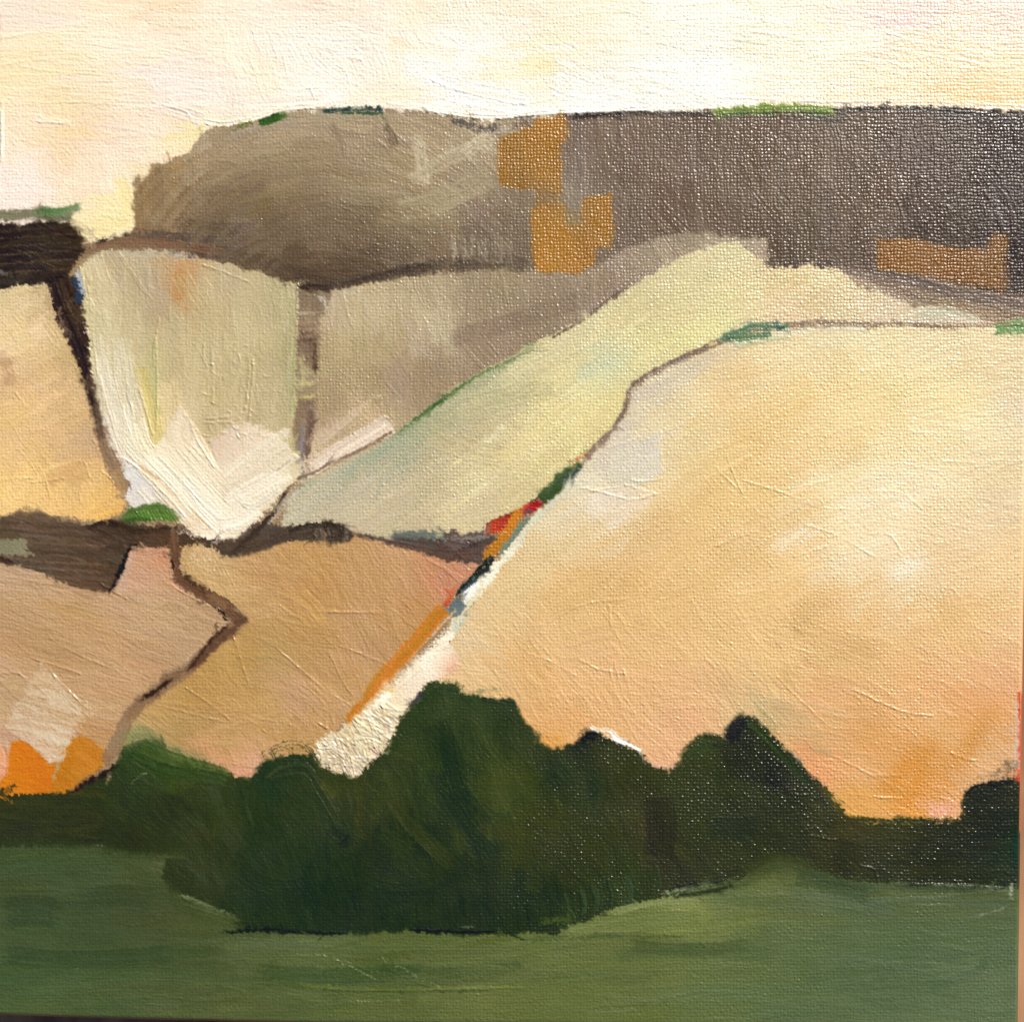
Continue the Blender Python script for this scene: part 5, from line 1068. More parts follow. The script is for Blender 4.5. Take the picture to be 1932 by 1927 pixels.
TREES = [
 (43, 'painted_hedge', 'low dark hedge below the orange patches', [(-20, 1502), (20, 1497), (119, 1494), (150, 1490), (178, 1470), (200, 1455), (205, 1600), (163, 1594), (-20, 1594)]),
 (44, 'painted_tree', 'soft edged green bush just right of the orange patches', [(195, 1490), (215, 1450), (234, 1404), (262, 1394), (289, 1390), (316, 1408), (367, 1430), (401, 1442), (440, 1460), (444, 1480), (430, 1560), (420, 1640), (430, 1734), (367, 1704), (326, 1686), (306, 1656), (312, 1620), (333, 1614), (197, 1608)]),
 (45, 'painted_tree', 'round topped dark bush beside the foot of the cream track', [(420, 1475), (442, 1466), (476, 1467), (482, 1446), (503, 1433), (544, 1424), (585, 1420), (604, 1446), (640, 1462), (680, 1468), (700, 1500), (690, 1600), (700, 1762), (657, 1760), (483, 1757), (422, 1733), (400, 1640)]),
 (46, 'painted_tree', 'tallest broad tree right of the cream track', [(672, 1470), (704, 1436), (726, 1406), (748, 1377), (752, 1350), (791, 1322), (794, 1303), (820, 1283), (863, 1285), (892, 1309), (924, 1318), (966, 1316), (979, 1340), (984, 1352), (1014, 1382), (1022, 1404), (1010, 1500), (960, 1640), (940, 1762), (762, 1757), (690, 1760), (668, 1600)]),
 (47, 'painted_tree', 'low wide bush under the small white snow like streak', [(1004, 1392), (1021, 1404), (1043, 1413), (1064, 1406), (1090, 1397), (1104, 1380), (1122, 1376), (1140, 1387), (1180, 1408), (1208, 1419), (1216, 1434), (1240, 1444), (1266, 1448), (1280, 1442), (1290, 1424), (1300, 1500), (1290, 1600), (1250, 1692), (1194, 1704), (1129, 1724), (1079, 1746), (1050, 1760), (930, 1762), (950, 1600)]),
 (48, 'painted_tree', 'darkest tree with a sharp peak and long right slope', [(1276, 1440), (1290, 1410), (1312, 1389), (1340, 1384), (1367, 1392), (1372, 1369), (1394, 1345), (1425, 1353), (1459, 1389), (1496, 1423), (1520, 1452), (1557, 1477), (1585, 1515), (1603, 1541), (1600, 1600), (1581, 1654), (1513, 1630), (1465, 1618), (1418, 1638), (1391, 1663), (1313, 1677), (1244, 1692), (1260, 1600)]),
 (49, 'painted_hedge', 'straight dark hedge between the peaked tree and the right bush', [(1590, 1538), (1640, 1543), (1740, 1542), (1825, 1544), (1840, 1600), (1840, 1670), (1734, 1668), (1649, 1664), (1578, 1656)]),
 (50, 'painted_tree', 'black green bush at the right edge', [(1812, 1546), (1816, 1503), (1836, 1487), (1863, 1477), (1895, 1472), (1950, 1462), (1950, 1676), (1830, 1672), (1820, 1600)]),
]
for rid, nm, lb, pl in TREES:
    part(rid, nm, lb)
treg = {}
for rid, nm, lb, pl in TREES:
    treg[rid] = Region(rid, pl, TC, rag=3, feather=2.5, warp=3, wave=.6 if rid < 47 else .85)
tall = np.max([t.full for t in treg.values()], axis=0)
for rid, ang_, cnt in ((43, .02, 40), (44, 1.2, 80), (45, 1.3, 110), (46, 1.35, 170), (47, 1.1, 130), (48, 1.0, 110), (49, .02, 50), (50, .1, 40)):
    scumble(treg[rid], cnt, ang_, 90, 26, jit=3, a=.5, cj=3.5, h=.6, lip=.2, wave=.45 if rid < 47 else .85, angj=.4, curve=.25)
stroke([(-10, 1500), (30, 1490), (170, 1496), (200, 1504)], 12, '#4c4414', a=.7, cj=7, mask=tall)
stroke([(-8, 1494), (12, 1488), (22, 1496)], 12, '#1f2a12', cj=6, dry=.1)
stroke([(226, 1410), (262, 1386), (310, 1398)], 44, '#7c8052', a=.75, cj=9, soft=.3)
stroke([(300, 1404), (350, 1424), (410, 1440)], 34, '#858150', a=.7, cj=9, soft=.3)
stroke([(262, 1404), (330, 1432), (400, 1452), (432, 1462)], 28, '#485c2a', a=.7, cj=9, dry=.05, h=1)
stroke([(240, 1420), (300, 1450), (370, 1462), (430, 1472)], 26, '#31441f', a=.8, cj=7)
stroke([(246, 1480), (260, 1466), (286, 1456)], 5, '#8c9a70', a=.6, cj=6, dry=.3)
for rid, ang_ in ((43, .02), (44, .8), (45, 1.2), (46, 1.45), (47, 1.2), (48, .9), (49, .02), (50, .1)):
    bristles(treg[rid], 60, ang_, 60, 9, cj=6, jit=5, a=.45)
# brush arc over the round bush
for r_, c in ((0, '#1c2a1a'), (7, '#2a3a24'), (14, '#1c2a1a')):
    stroke([(488, 1440 - r_), (520, 1418 - r_), (555, 1410 - r_), (588, 1420 - r_ * .7), (600, 1436)], 3.5, c, a=.85, cj=5, dry=.3, h=1)
for r_ in (0, 14, 28, 42, 56):
    stroke([(496 + r_ * .3, 1470), (530, 1440 + r_ * .5), (575, 1432 + r_ * .6), (605 - r_ * .1, 1470 + r_ * .6), (640, 1520 + r_)], 8, random.choice(('#34402a', '#29331d', '#3a442c')), a=.7, cj=6, mask=tall, h=.9)
stroke([(604, 1470), (620, 1490), (640, 1504)], 22, '#474a24', a=.7, cj=8, mask=tall, dry=.1)
stroke([(560, 1500), (590, 1520), (600, 1560)], 40, '#2d3921', a=.6, cj=6, mask=tall)
stroke([(620, 1560), (650, 1580), (656, 1600)], 26, '#1c2818', a=.6, cj=8, mask=tall, dry=.2)
stroke([(638, 1596), (650, 1584), (658, 1572)], 5, '#141c12', a=.9, cj=5, mask=tall)
stroke([(400, 1480), (420, 1530), (410, 1580)], 26, '#3c4428', a=.4, cj=6, mask=tall)
for q in range(30):
    x = random.uniform(640, 1000)
    stroke([(x, 1700), (x + 3, 1752)], 5, random.choice(('#242f1e', '#1a2416', '#2a341f')), a=.6, cj=4, mask=tall)
for q in range(50):
    x = random.uniform(1050, 1240)
    y = 1745 - (x - 1050) * .28
    stroke([(x, y - 60), (x + 8, y - 30), (x + 4, y - 2)], random.uniform(3, 7), random.choice(('#2c3c26', '#38472c', '#22301c', '#3c4a34')), a=.6, cj=5, mask=tall, h=.9)
stroke([(1020, 1738), (1060, 1732), (1082, 1738)], 14, '#4c5a2c', a=.7, cj=9, mask=tall, dry=.15)
stroke([(420, 1758), (500, 1752), (560, 1757), (660, 1760)], 6, '#0f1c14', a=.9, cj=4, h=.8)
stroke([(770, 1752), (850, 1757), (935, 1757)], 6, '#0e1810', a=.9, cj=4, h=.8)
stroke([(860, 1747), (880, 1748), (900, 1746)], 4, '#6a7464', a=.6, cj=6, dry=.3)
stroke([(330, 1682), (370, 1704), (420, 1728)], 5, '#6d7850', a=.6, cj=7, dry=.3)
stroke([(300, 1694), (360, 1716), (460, 1736)], 12, '#48502c', a=.6, cj=6, dry=.2)
stroke([(170, 1598), (260, 1612), (350, 1614)], 12, '#4a5230', a=.6, cj=8, dry=.15)
stroke([(200, 1622), (280, 1630), (310, 1642)], 14, '#434b2a', a=.5, cj=8, dry=.2)
stroke([(165, 1592), (190, 1594), (200, 1596)], 4, '#7c8a68', a=.7, cj=6, dry=.2)
for x, y, x2, y2, w, c in ((930, 1420, 945, 1540, 40, '#3a4520'), (970, 1480, 930, 1560, 30, '#323f1c'), (1030, 1440, 1070, 1480, 40, '#26331a'), (1120, 1450, 1110, 1540, 50, '#2c3519'), (820, 1360, 860, 1480, 46, '#26351c'), (760, 1440, 800, 1560, 36, '#2f3a1d'), (860, 1500, 930, 1620, 60, '#22301c'),
                           (900, 1560, 1010, 1580, 34, '#3a3d1a'), (1340, 1560, 1430, 1560, 40, '#222b1c'), (1240, 1500, 1240, 1620, 60, '#28261a')):
    stroke([(x, y), ((x + x2) / 2 + 8, (y + y2) / 2), (x2, y2)], w, c, a=.55, cj=7, mask=tall, dry=.12)
stroke([(790, 1330), (830, 1300), (880, 1312), (960, 1330)], 16, '#2c3c22', a=.7, cj=8, mask=tall)
stroke([(770, 1330), (782, 1322), (800, 1304)], 12, '#2e3238', a=.85, cj=10, dry=.25)
for x, y in ((788, 1298), (794, 1296), (800, 1292), (792, 1302)):
    stroke([(x, y), (x + 3, y + 1)], 3, '#e8e0dc', rough_end=0, cj=3)
for yy in (1320, 1328, 1336):
    stroke([(762, yy), (775, yy - 2), (790, yy - 4)], 4, '#5c5244', a=.7, cj=6)
stroke([(900, 1308), (930, 1302), (946, 1304)], 14, '#8a8658', a=.7, cj=9, dry=.4)
stroke([(905, 1318), (940, 1322), (975, 1328)], 10, '#24321f', cj=7, dry=.1)
for q in range(70):
    x, y = random.uniform(690, 1100), random.uniform(1330, 1600)
    c = TC.at(x, y) + random.choice((-8, -5, 4, 7))
    stroke([(x, y), (x + random.uniform(-14, 20), y + 30), (x + random.uniform(-20, 34), y + 62)], random.uniform(6, 20), c, a=.5, cj=8, dry=.3, mask=tall, h=.9, rough_end=20)
for pts, c in (([(840, 1370), (850, 1440), (870, 1500), (900, 1560)], '#1c2a14'), ([(820, 1440), (840, 1500), (880, 1560), (940, 1620)], '#1e2c15'), ([(912, 1440), (916, 1480), (905, 1530)], '#3f4722'), ([(940, 1440), (950, 1500), (940, 1540)], '#434b24'), ([(730, 1500), (780, 1560), (860, 1640)], '#3a3f22'),
               ([(700, 1560), (760, 1600), (820, 1660)], '#2f3a20'), ([(1000, 1460), (1040, 1474), (1060, 1500)], '#24321a'), ([(1110, 1450), (1120, 1490), (1100, 1520)], '#20301a')):
    stroke(pts, 30, c, a=.55, cj=9, dry=.2, mask=tall, rough_end=30)
# the foot of the trees melts into the meadow at both ends
for pts, w_, c_, a__ in (([(180, 1612), (250, 1640), (310, 1680), (380, 1722)], 44, '#3c4829', .6), ([(160, 1600), (240, 1608), (330, 1618)], 26, '#384327', .6), ([(0, 1590), (90, 1592), (180, 1596)], 18, '#313b22', .7), ([(300, 1690), (380, 1730), (460, 1756)], 18, '#414d2c', .5),
                         ([(1390, 1668), (1440, 1640), (1500, 1630), (1570, 1650)], 40, '#3a4427', .6), ([(1500, 1640), (1580, 1664), (1680, 1680)], 34, '#36412a', .6), ([(1640, 1664), (1760, 1674), (1900, 1676)], 26, '#333e28', .6), ([(1300, 1684), (1380, 1672), (1440, 1650)], 20, '#434d2e', .5)):
    stroke(pts, w_, c_, a=a__, cj=5, soft=.3)
for pts, w_, c_, a__, d_ in (([(330, 1684), (390, 1706), (440, 1728)], 7, '#77835c', .8, .3), ([(340, 1698), (410, 1722), (470, 1736)], 12, '#4c5532', .8, .2), ([(415, 1760), (470, 1752), (540, 1757), (650, 1761)], 7, '#10180f', .95, .05),
                         ([(770, 1753), (850, 1757), (935, 1758)], 7, '#0f160e', .95, .05), ([(1246, 1686), (1310, 1672), (1395, 1656)], 7, '#8c9778', .8, .3), ([(1244, 1680), (1320, 1664), (1390, 1654)], 6, '#1c2417', .8, .15), ([(1260, 1692), (1330, 1682), (1392, 1668)], 9, '#20291a', .8, .2),
                         ([(430, 1776), (540, 1782), (620, 1784)], 18, '#5a6444', .7, .25), ([(700, 1790), (860, 1786), (980, 1790)], 12, '#5c663e', .5, .3), ([(1060, 1762), (1180, 1742), (1310, 1730)], 24, '#6f7a48', .6, .25), ([(1120, 1730), (1210, 1706), (1310, 1694)], 14, '#828b58', .7, .25),
                         ([(1640, 1702), (1760, 1700), (1915, 1704)], 18, '#56634a', .6, .25), ([(1740, 1668), (1840, 1670), (1920, 1676)], 5, '#98a48c', .8, .25), ([(1840, 1728), (1890, 1716), (1922, 1704)], 7, '#8c987e', .6, .3), ([(1480, 1690), (1600, 1700), (1700, 1730)], 30, '#54624a', .45, .2),
                         ([(0, 1720), (60, 1716), (120, 1722)], 60, '#32402a', .5, .2), ([(150, 1700), (230, 1690), (300, 1700)], 50, '#38442a', .5, .2), ([(0, 1800), (150, 1812), (330, 1800)], 40, '#33432a', .45, .25), ([(480, 1830), (640, 1838), (800, 1828)], 30, '#384a2a', .5, .2), ([(1180, 1780), (1300, 1790), (1420, 1780)], 26, '#414e2e', .5, .25)):
    stroke(pts, w_, c_, a=a__, cj=9, dry=d_, rough_end=26, h=.9)
for x0_, y0_, n_ in ((628, 1806, 12), (720, 1806, 16), (660, 1888, 14), (560, 1800, 8)):
    for q in range(n_):
        xx = x0_ + q * 7
        yy = y0_ + (q * 3.6 if n_ in (12, 16) else random.uniform(-1, 2))
        stroke([(xx, yy), (xx + 3, yy + 1)], 2.6, '#a8b488', a=.8, cj=8, h=1.6, rough_end=0)
# broad curved brush marks in the middle of the clump
for k_, (cx_, cy_, r0) in enumerate(((940, 1420, 60), (760, 1560, 110), (1060, 1480, 70), (540, 1580, 80))):
    for m_ in range(3):
        r_ = r0 + m_ * 17
        pts = [(cx_ + r_ * math.cos(t_), cy_ + r_ * .9 * math.sin(t_)) for t_ in np.linspace(.2 + .3 * k_, 2.0 + .3 * k_, 6)]
        stroke(pts, 20, TC.at(*pts[2]) + random.choice((-6, -4, 4, 6)), a=.3, cj=7, dry=.2, mask=tall, rough_end=30, h=1.0)
# white streak and black knob
part(51, 'white_streak', 'small white streak above the low wide bush')
stroke([(1112, 1368, 7), (1124, 1376, 9), (1150, 1378, 8), (1162, 1392, 13), (1185, 1402, 11), (1210, 1416, 6)], 9, '#fbf4ea', cj=6, rid=51, dry=.08, h=1.6, rough_end=4)
stroke([(1096, 1402), (1110, 1386), (1128, 1388)], 15, '#12150f', cj=5, dry=.04, rid=47)
stroke([(1085, 1392), (1104, 1376), (1126, 1380)], 7, '#5c4c38', a=.7, cj=8, dry=.2)
stroke([(1216, 1432), (1240, 1443), (1266, 1446), (1282, 1436)], 6, '#dcaa9c', a=.85, cj=8)
stroke([(1205, 1420), (1214, 1432)], 5, '#d0b0a8', a=.8)
# pointed tree details
for yy, ln_ in ((1392, 50), (1398, 62), (1406, 66), (1414, 60)):
    stroke([(1372 - ln_, yy + 2), (1340, yy - 3), (1370, yy)], 4.5, random.choice(('#1c2216', '#3c4a2c', '#161b12')), a=.9, cj=7, dry=.15)
stroke([(1300, 1430), (1320, 1412), (1350, 1410)], 20, '#364428', a=.6, cj=9, mask=tall, dry=.15)
stroke([(1378, 1398), (1390, 1370), (1400, 1352)], 26, '#0c0f0b', cj=4, mask=tall)
stroke([(1408, 1358), (1440, 1388), (1490, 1440), (1530, 1484)], 14, '#2d3a1e', a=.8, cj=7, mask=tall)
stroke([(1418, 1344), (1440, 1352), (1470, 1384)], 20, '#7c8250', a=.5, cj=9, dry=.45)
stroke([(1480, 1404), (1500, 1424), (1520, 1446)], 10, '#a09c90', a=.6, cj=9, dry=.4)
stroke([(1545, 1480), (1570, 1506), (1590, 1530)], 20, '#4f4a1c', a=.6, cj=9, mask=tall, dry=.2)
stroke([(1520, 1456), (1540, 1468), (1558, 1480)], 7, '#d8907c', a=.7, cj=8, dry=.2)
stroke([(1600, 1542), (1700, 1542), (1815, 1546)], 5, '#7c6c2c', a=.7, cj=7, dry=.2)
stroke([(1605, 1550), (1680, 1551), (1760, 1553)], 3, '#8c8a50', a=.6, cj=7, dry=.25)
stroke([(1560, 1570), (1600, 1562), (1640, 1578)], 26, '#3a3518', a=.5, cj=8, mask=tall, dry=.2)
for P_ in ([(1510, 1570), (1540, 1560), (1552, 1580)], [(1620, 1630), (1650, 1640), (1656, 1662)], [(1690, 1668), (1800, 1668), (1910, 1674)], [(1530, 1576), (1580, 1584)], [(1500, 1496), (1524, 1500)], [(1390, 1640), (1400, 1620)], [(1910, 1690), (1925, 1680), (1918, 1668)]):
    ridge(P_, 1.8, 1.5)
stroke([(1820, 1500), (1850, 1482), (1925, 1472)], 8, '#0d110c', cj=4, dry=.1)
stroke([(1850, 1478), (1890, 1462), (1930, 1440)], 26, '#2a2c2a', a=.7, cj=9, dry=.62)
stroke([(1925, 1320), (1928, 1380), (1926, 1450)], 14, '#cfc0b8', a=.6, cj=9, dry=.35)
stroke([(1925, 1560), (1926, 1600), (1924, 1640)], 12, '#143030', a=.7, cj=8, dry=.3)
stroke([(1244, 1688), (1310, 1674), (1390, 1660)], 5, '#8a9478', a=.6, cj=7, dry=.25)
stroke([(1250, 1680), (1320, 1668), (1400, 1654)], 5, '#1a2216', a=.7, cj=5, dry=.2)
stroke([(1275, 1688), (1340, 1680), (1392, 1668)], 9, '#232b1a', a=.6, cj=5, dry=.2)
stroke([(1400, 1650), (1440, 1625), (1480, 1618), (1530, 1635)], 24, '#3c4226', a=.6, cj=6, dry=.15)
stroke([(1500, 1650), (1560, 1668), (1640, 1690)], 34, '#3c4a30', a=.5, cj=6, dry=.15)
# dark end of the lower lane and red at the right border
stroke([(222, 1442, 8), (200, 1456, 11), (168, 1474, 10), (140, 1490, 6), (126, 1497, 3)], 10, '#24140f', cj=6, rid=32, rough_end=4, h=1)
stroke([(196, 1440), (170, 1464), (140, 1486)], 6, '#7c5020', a=.6, cj=7, dry=.3)
stroke([(1930, 1300), (1934, 1400), (1933, 1480)], 7, '#c8402c', a=.9, cj=8)
stroke([(-8, 10), (-6, 60), (-7, 120)], 16, '#dcb8a4', a=.6, cj=8, dry=.3)
stroke([(-6, 120), (-5, 200), (-5, 390)], 10, '#efdca4', a=.8, cj=8)
stroke([(3, 205), (4, 260), (2, 310)], 5, '#fdf2e2', a=.9, h=2)
for q in range(10):
    y = random.uniform(1668, 1700)
    stroke([(1916, y), (1924, y + random.uniform(-5, 5))], random.uniform(3, 7), '#a8b094', a=.7, cj=8, dry=.2, h=1.6, rough_end=1)

# ------------------------------------------------------------------ relief: canvas threads, worn paint, edges
X, Y = np.meshgrid(gx, gy)
# wet edges: neighbouring colours dragged and broken into each other along the brush
def smear(x0, y0, an, ln, w, a):
    dx, dy = math.cos(an), math.sin(an)
    i0, i1, j0, j1 = win(min(x0, x0 + dx * ln) - w, min(y0, y0 + dy * ln) - w, max(x0, x0 + dx * ln) + w, max(y0, y0 + dy * ln) + w)
    if i1 - i0 < 3 or j1 - j0 < 3:
        return
    x, y = np.meshgrid(gx[i0:i1], gy[j0:j1])
    t = (x - x0) * dx + (y - y0) * dy
    v = (x - x0) * dy - (y - y0) * dx
    o = random.random() * 200
    b = vn(v / 2.4 + o, t / 40, 2)
    reach = ln * (.25 + .9 * b) * np.sqrt(np.clip(1 - (2 * v / w) ** 2, 0, 1))
    al = np.clip((reach - t) / 5, 0, 1) * (t > 0) * a * np.clip(b * 2.2 - .3, 0, 1)
    sx = np.clip(np.rint((x - t * dx + 10) / ST), 0, NX - 1).astype(int)
    sy = np.clip(np.rint((y - t * dy + 10) / ST), 0, NY - 1).astype(int)
    COL[j0:j1, i0:i1] += (COL[sy, sx] - COL[j0:j1, i0:i1]) * al[..., None]
    HT[j0:j1, i0:i1] += .5 * (b - .5) * (al > .1)

lum = COL.mean(-1)
for _ in range(4):
    lum[1:-1, 1:-1] = (lum[:-2, 1:-1] + lum[2:, 1:-1] + lum[1:-1, :-2] + lum[1:-1, 2:]) / 4
gyy, gxx = np.gradient(lum)
ej, ei = np.nonzero((np.hypot(gxx, gyy) > 3) & (ID > 0))
for q in range(3200):
    r = random.randrange(len(ej))
    j_, i_ = ej[r], ei[r]
    tang = math.atan2(gyy[j_, i_], gxx[j_, i_]) + PI / 2
    an = tang + random.choice((0, PI)) + random.gauss(0, .32)
    off_ = random.uniform(-5, 5)
    smear(gx[i_] - 8 * math.cos(an) + off_, gy[j_] - 8 * math.sin(an) + off_, an, random.uniform(12, 34), random.uniform(6, 18), random.uniform(.4, .85))
GJ, GI_ = np.meshgrid(np.arange(NY), np.arange(NX), indexing='ij')
amp = .7 + 2.7 * np.clip(vn(X / 70, Y / 70, 8) - .3, 0, 1)
ox = amp * ((vn(X / 4.6, Y / 4.6, 9) - .5) * 2 + 1.2 * (vn(X / 20, Y / 3.4, 10) - .5))
oy = amp * ((vn(X / 4.6, Y / 4.6, 11) - .5) * 2 + 1.2 * (vn(X / 3.4, Y / 20, 0) - .5))
si = np.clip(np.rint(GI_ + ox), 0, NX - 1).astype(np.int32)
sj = np.clip(np.rint(GJ + oy), 0, NY - 1).astype(np.int32)
COL = COL[sj, si]
def soft_(a_, n_):
    for _ in range(n_):
        p_ = np.pad(a_, ((1, 1), (1, 1), (0, 0)), mode='edge')
        a_ = (p_[:-2, 1:-1] + p_[2:, 1:-1] + p_[1:-1, :-2] + p_[1:-1, 2:] + 2 * a_) / 6
    return a_
bl = soft_(COL, 4)
f_ = (np.clip((vn(X / 95, Y / 95, 3) - .45) * 3, 0, .55))[..., None]
COL = COL * (1 - f_) + bl * f_
HT += .5 * (vn(X / 60, Y / 60, 1) - .5) * 2 + .35 * (vn(X / 4.2, Y / 4.2, 2) - .5)
COL += (3.0 * (vn(X / 40, Y / 40, 6) - .5) + 4.0 * (vn(X / 5, Y / 5, 7) - .5))[..., None]
np.clip(COL, 3, 255, out=COL)
WV *= .72 + .5 * np.clip((X - 500) / 1100, 0, 1)
WV *= 1 - .22 * np.clip((X - 1150) / 700, 0, 1) * (ID >= 42)
lin = np.where(COL / 255 <= .04045, COL / 255 / 12.92, ((COL / 255 + .055) / 1.055) ** 2.4).astype(np.float32)
lin = np.maximum(lin - np.array((.008, .008, .010), np.float32), .004) * np.array(PIG, np.float32)

def sm(t):
    t = np.clip(t, 0, 1)
    return t * t * (3 - 2 * t)
XR = 1946 - 27 * Y / 1927
YB = 1912 + 15 * np.clip(X / 600, 0, 1) ** .8 + 6 * np.clip(X / 1932, 0, 1)
PX = X + sm((X - 1780) / 155) * (XR - 1935)
PY = Y + sm((Y - 1780) / 150) * (YB - 1930)
# the cloth rolls over the stretcher along its border
bord = np.minimum(np.minimum(X - gx[0], gx[-1] - X), np.minimum(Y - gy[0], gy[-1] - Y))
HT2 = HT * np.clip(bord / 6, .1, 1) - 5.0 * (1 - np.sqrt(np.clip(1 - (1 - np.clip(bord / 7, 0, 1)) ** 2, 0, 1)))
WXc = (PX - 966) * S_M
WYc = (963.5 - PY) * S_M
WZc = HT2 * S_M
CO = np.stack([WXc, WYc, WZc], -1).astype(np.float32)
du = np.zeros_like(CO)
dv = np.zeros_like(CO)
du[:, 1:-1] = CO[:, 2:] - CO[:, :-2]
du[:, 0] = CO[:, 1] - CO[:, 0]
du[:, -1] = CO[:, -1] - CO[:, -2]
dv[1:-1] = CO[2:] - CO[:-2]
dv[0] = CO[1] - CO[0]
dv[-1] = CO[-1] - CO[-2]
NRM = np.cross(dv, du)
NRM /= np.linalg.norm(NRM, axis=-1, keepdims=True) + 1e-12

# ------------------------------------------------------------------ materials
def new_mat(name):
    m = bpy.data.materials.new(name)
    m.use_nodes = True
    return m, m.node_tree, m.node_tree.nodes['Principled BSDF']

def nd(t, k, **kw):
    n = t.nodes.new(k)
    for a_, v_ in kw.items():
        setattr(n, a_, v_)
    return n

def mth(t, op, a_, b_=None):
    n = t.nodes.new('ShaderNodeMath')
    n.operation = op
    for i, v_ in enumerate((a_, b_)):
        if v_ is None:
            continue
        if isinstance(v_, (int, float)):
            n.inputs[i].default_value = v_
        else:
            t.links.new(v_, n.inputs[i])
    return n.outputs[0]

def paint_material():
    m, t, p = new_mat('oil_paint')
    L = t.links.new
    at = nd(t, 'ShaderNodeAttribute', attribute_name='pigment')
    aw = nd(t, 'ShaderNodeAttribute', attribute_name='weave')
    tc = nd(t, 'ShaderNodeTexCoord')
    n1 = nd(t, 'ShaderNodeTexNoise')
    n1.inputs['Scale'].default_value = 1400
    n1.inputs['Detail'].default_value = 3
    L(tc.outputs['Object'], n1.inputs['Vector'])
    mr = nd(t, 'ShaderNodeMapRange')
    mr.inputs[1].default_value = .3
    mr.inputs[2].default_value = .7
    mr.inputs[3].default_value = .93
    mr.inputs[4].default_value = 1.06
    L(n1.outputs[0], mr.inputs[0])
    vm = nd(t, 'ShaderNodeVectorMath', operation='SCALE')
    L(at.outputs['Color'], vm.inputs[0])
    L(mr.outputs[0], vm.inputs['Scale'])
    L(vm.outputs[0], p.inputs['Base Color'])
    # plain weave of the canvas showing through the paint
    nw = nd(t, 'ShaderNodeTexNoise')
    nw.inputs['Scale'].default_value = 330
    nw.inputs['Detail'].default_value = 3
    L(tc.outputs['Object'], nw.inputs['Vector'])
    sc = nd(t, 'ShaderNodeVectorMath', operation='SCALE')
    L(nw.outputs['Color'], sc.inputs[0])
    sc.inputs['Scale'].default_value = .0016
    ad = nd(t, 'ShaderNodeVectorMath', operation='ADD')
    L(tc.outputs['Object'], ad.inputs[0])
    L(sc.outputs[0], ad.inputs[1])
    sx = nd(t, 'ShaderNodeSeparateXYZ')
    L(ad.outputs[0], sx.inputs[0])
    k = 2 * math.pi / (12.6 * S_M)
    sxn = mth(t, 'SINE', mth(t, 'MULTIPLY', sx.outputs[0], k))
    syn = mth(t, 'SINE', mth(t, 'MULTIPLY', sx.outputs[1], k * .97))
    prod = mth(t, 'MULTIPLY', sxn, syn)
    c2x = mth(t, 'ABSOLUTE', sxn)
    c2y = mth(t, 'ABSOLUTE', syn)
    top = mth(t, 'MAXIMUM', prod, mth(t, 'MULTIPLY', prod, -.45))
    nl = nd(t, 'ShaderNodeTexNoise')
    nl.inputs['Scale'].default_value = 45
    nl.inputs['Detail'].default_value = 3
    L(tc.outputs['Object'], nl.inputs['Vector'])
    top = mth(t, 'MULTIPLY', top, mth(t, 'MULTIPLY', nl.outputs[0], 2.0))
    thr = mth(t, 'ADD', mth(t, 'POWER', c2x, 2.0), mth(t, 'POWER', c2y, 2.0))
    ns = nd(t, 'ShaderNodeTexNoise')
    ns.inputs['Scale'].default_value = 520
    ns.inputs['Detail'].default_value = 2
    L(tc.outputs['Object'], ns.inputs['Vector'])
    wv = mth(t, 'ADD', mth(t, 'MULTIPLY', top, mth(t, 'MULTIPLY', mth(t, 'POWER', ns.outputs[0], 1.3), 2.2)), mth(t, 'MULTIPLY', thr, .10))
    nf = nd(t, 'ShaderNodeTexNoise')
    nf.inputs['Scale'].default_value = 1500
    nf.inputs['Detail'].default_value = 3
    L(tc.outputs['Object'], nf.inputs['Vector'])
    hgt = mth(t, 'ADD', mth(t, 'MULTIPLY', wv, aw.outputs['Fac']), mth(t, 'MULTIPLY', nf.outputs[0], .8))
    bp = nd(t, 'ShaderNodeBump')
    bp.inputs['Strength'].default_value = 1.0
    bp.inputs['Distance'].default_value = .88 * S_M
    L(hgt, bp.inputs['Height'])
    L(bp.outputs[0], p.inputs['Normal'])
    nr = nd(t, 'ShaderNodeTexNoise')
    nr.inputs['Scale'].default_value = 60
    nr.inputs['Detail'].default_value = 4
    L(tc.outputs['Object'], nr.inputs['Vector'])
    rr = nd(t, 'ShaderNodeMapRange')
    rr.inputs[1].default_value = .3
    rr.inputs[2].default_value = .7
    rr.inputs[3].default_value = .27
    rr.inputs[4].default_value = .44
    L(nr.outputs[0], rr.inputs[0])
    L(rr.outputs[0], p.inputs['Roughness'])
    p.inputs['Specular IOR Level'].default_value = .5
    return m

MP = paint_material()

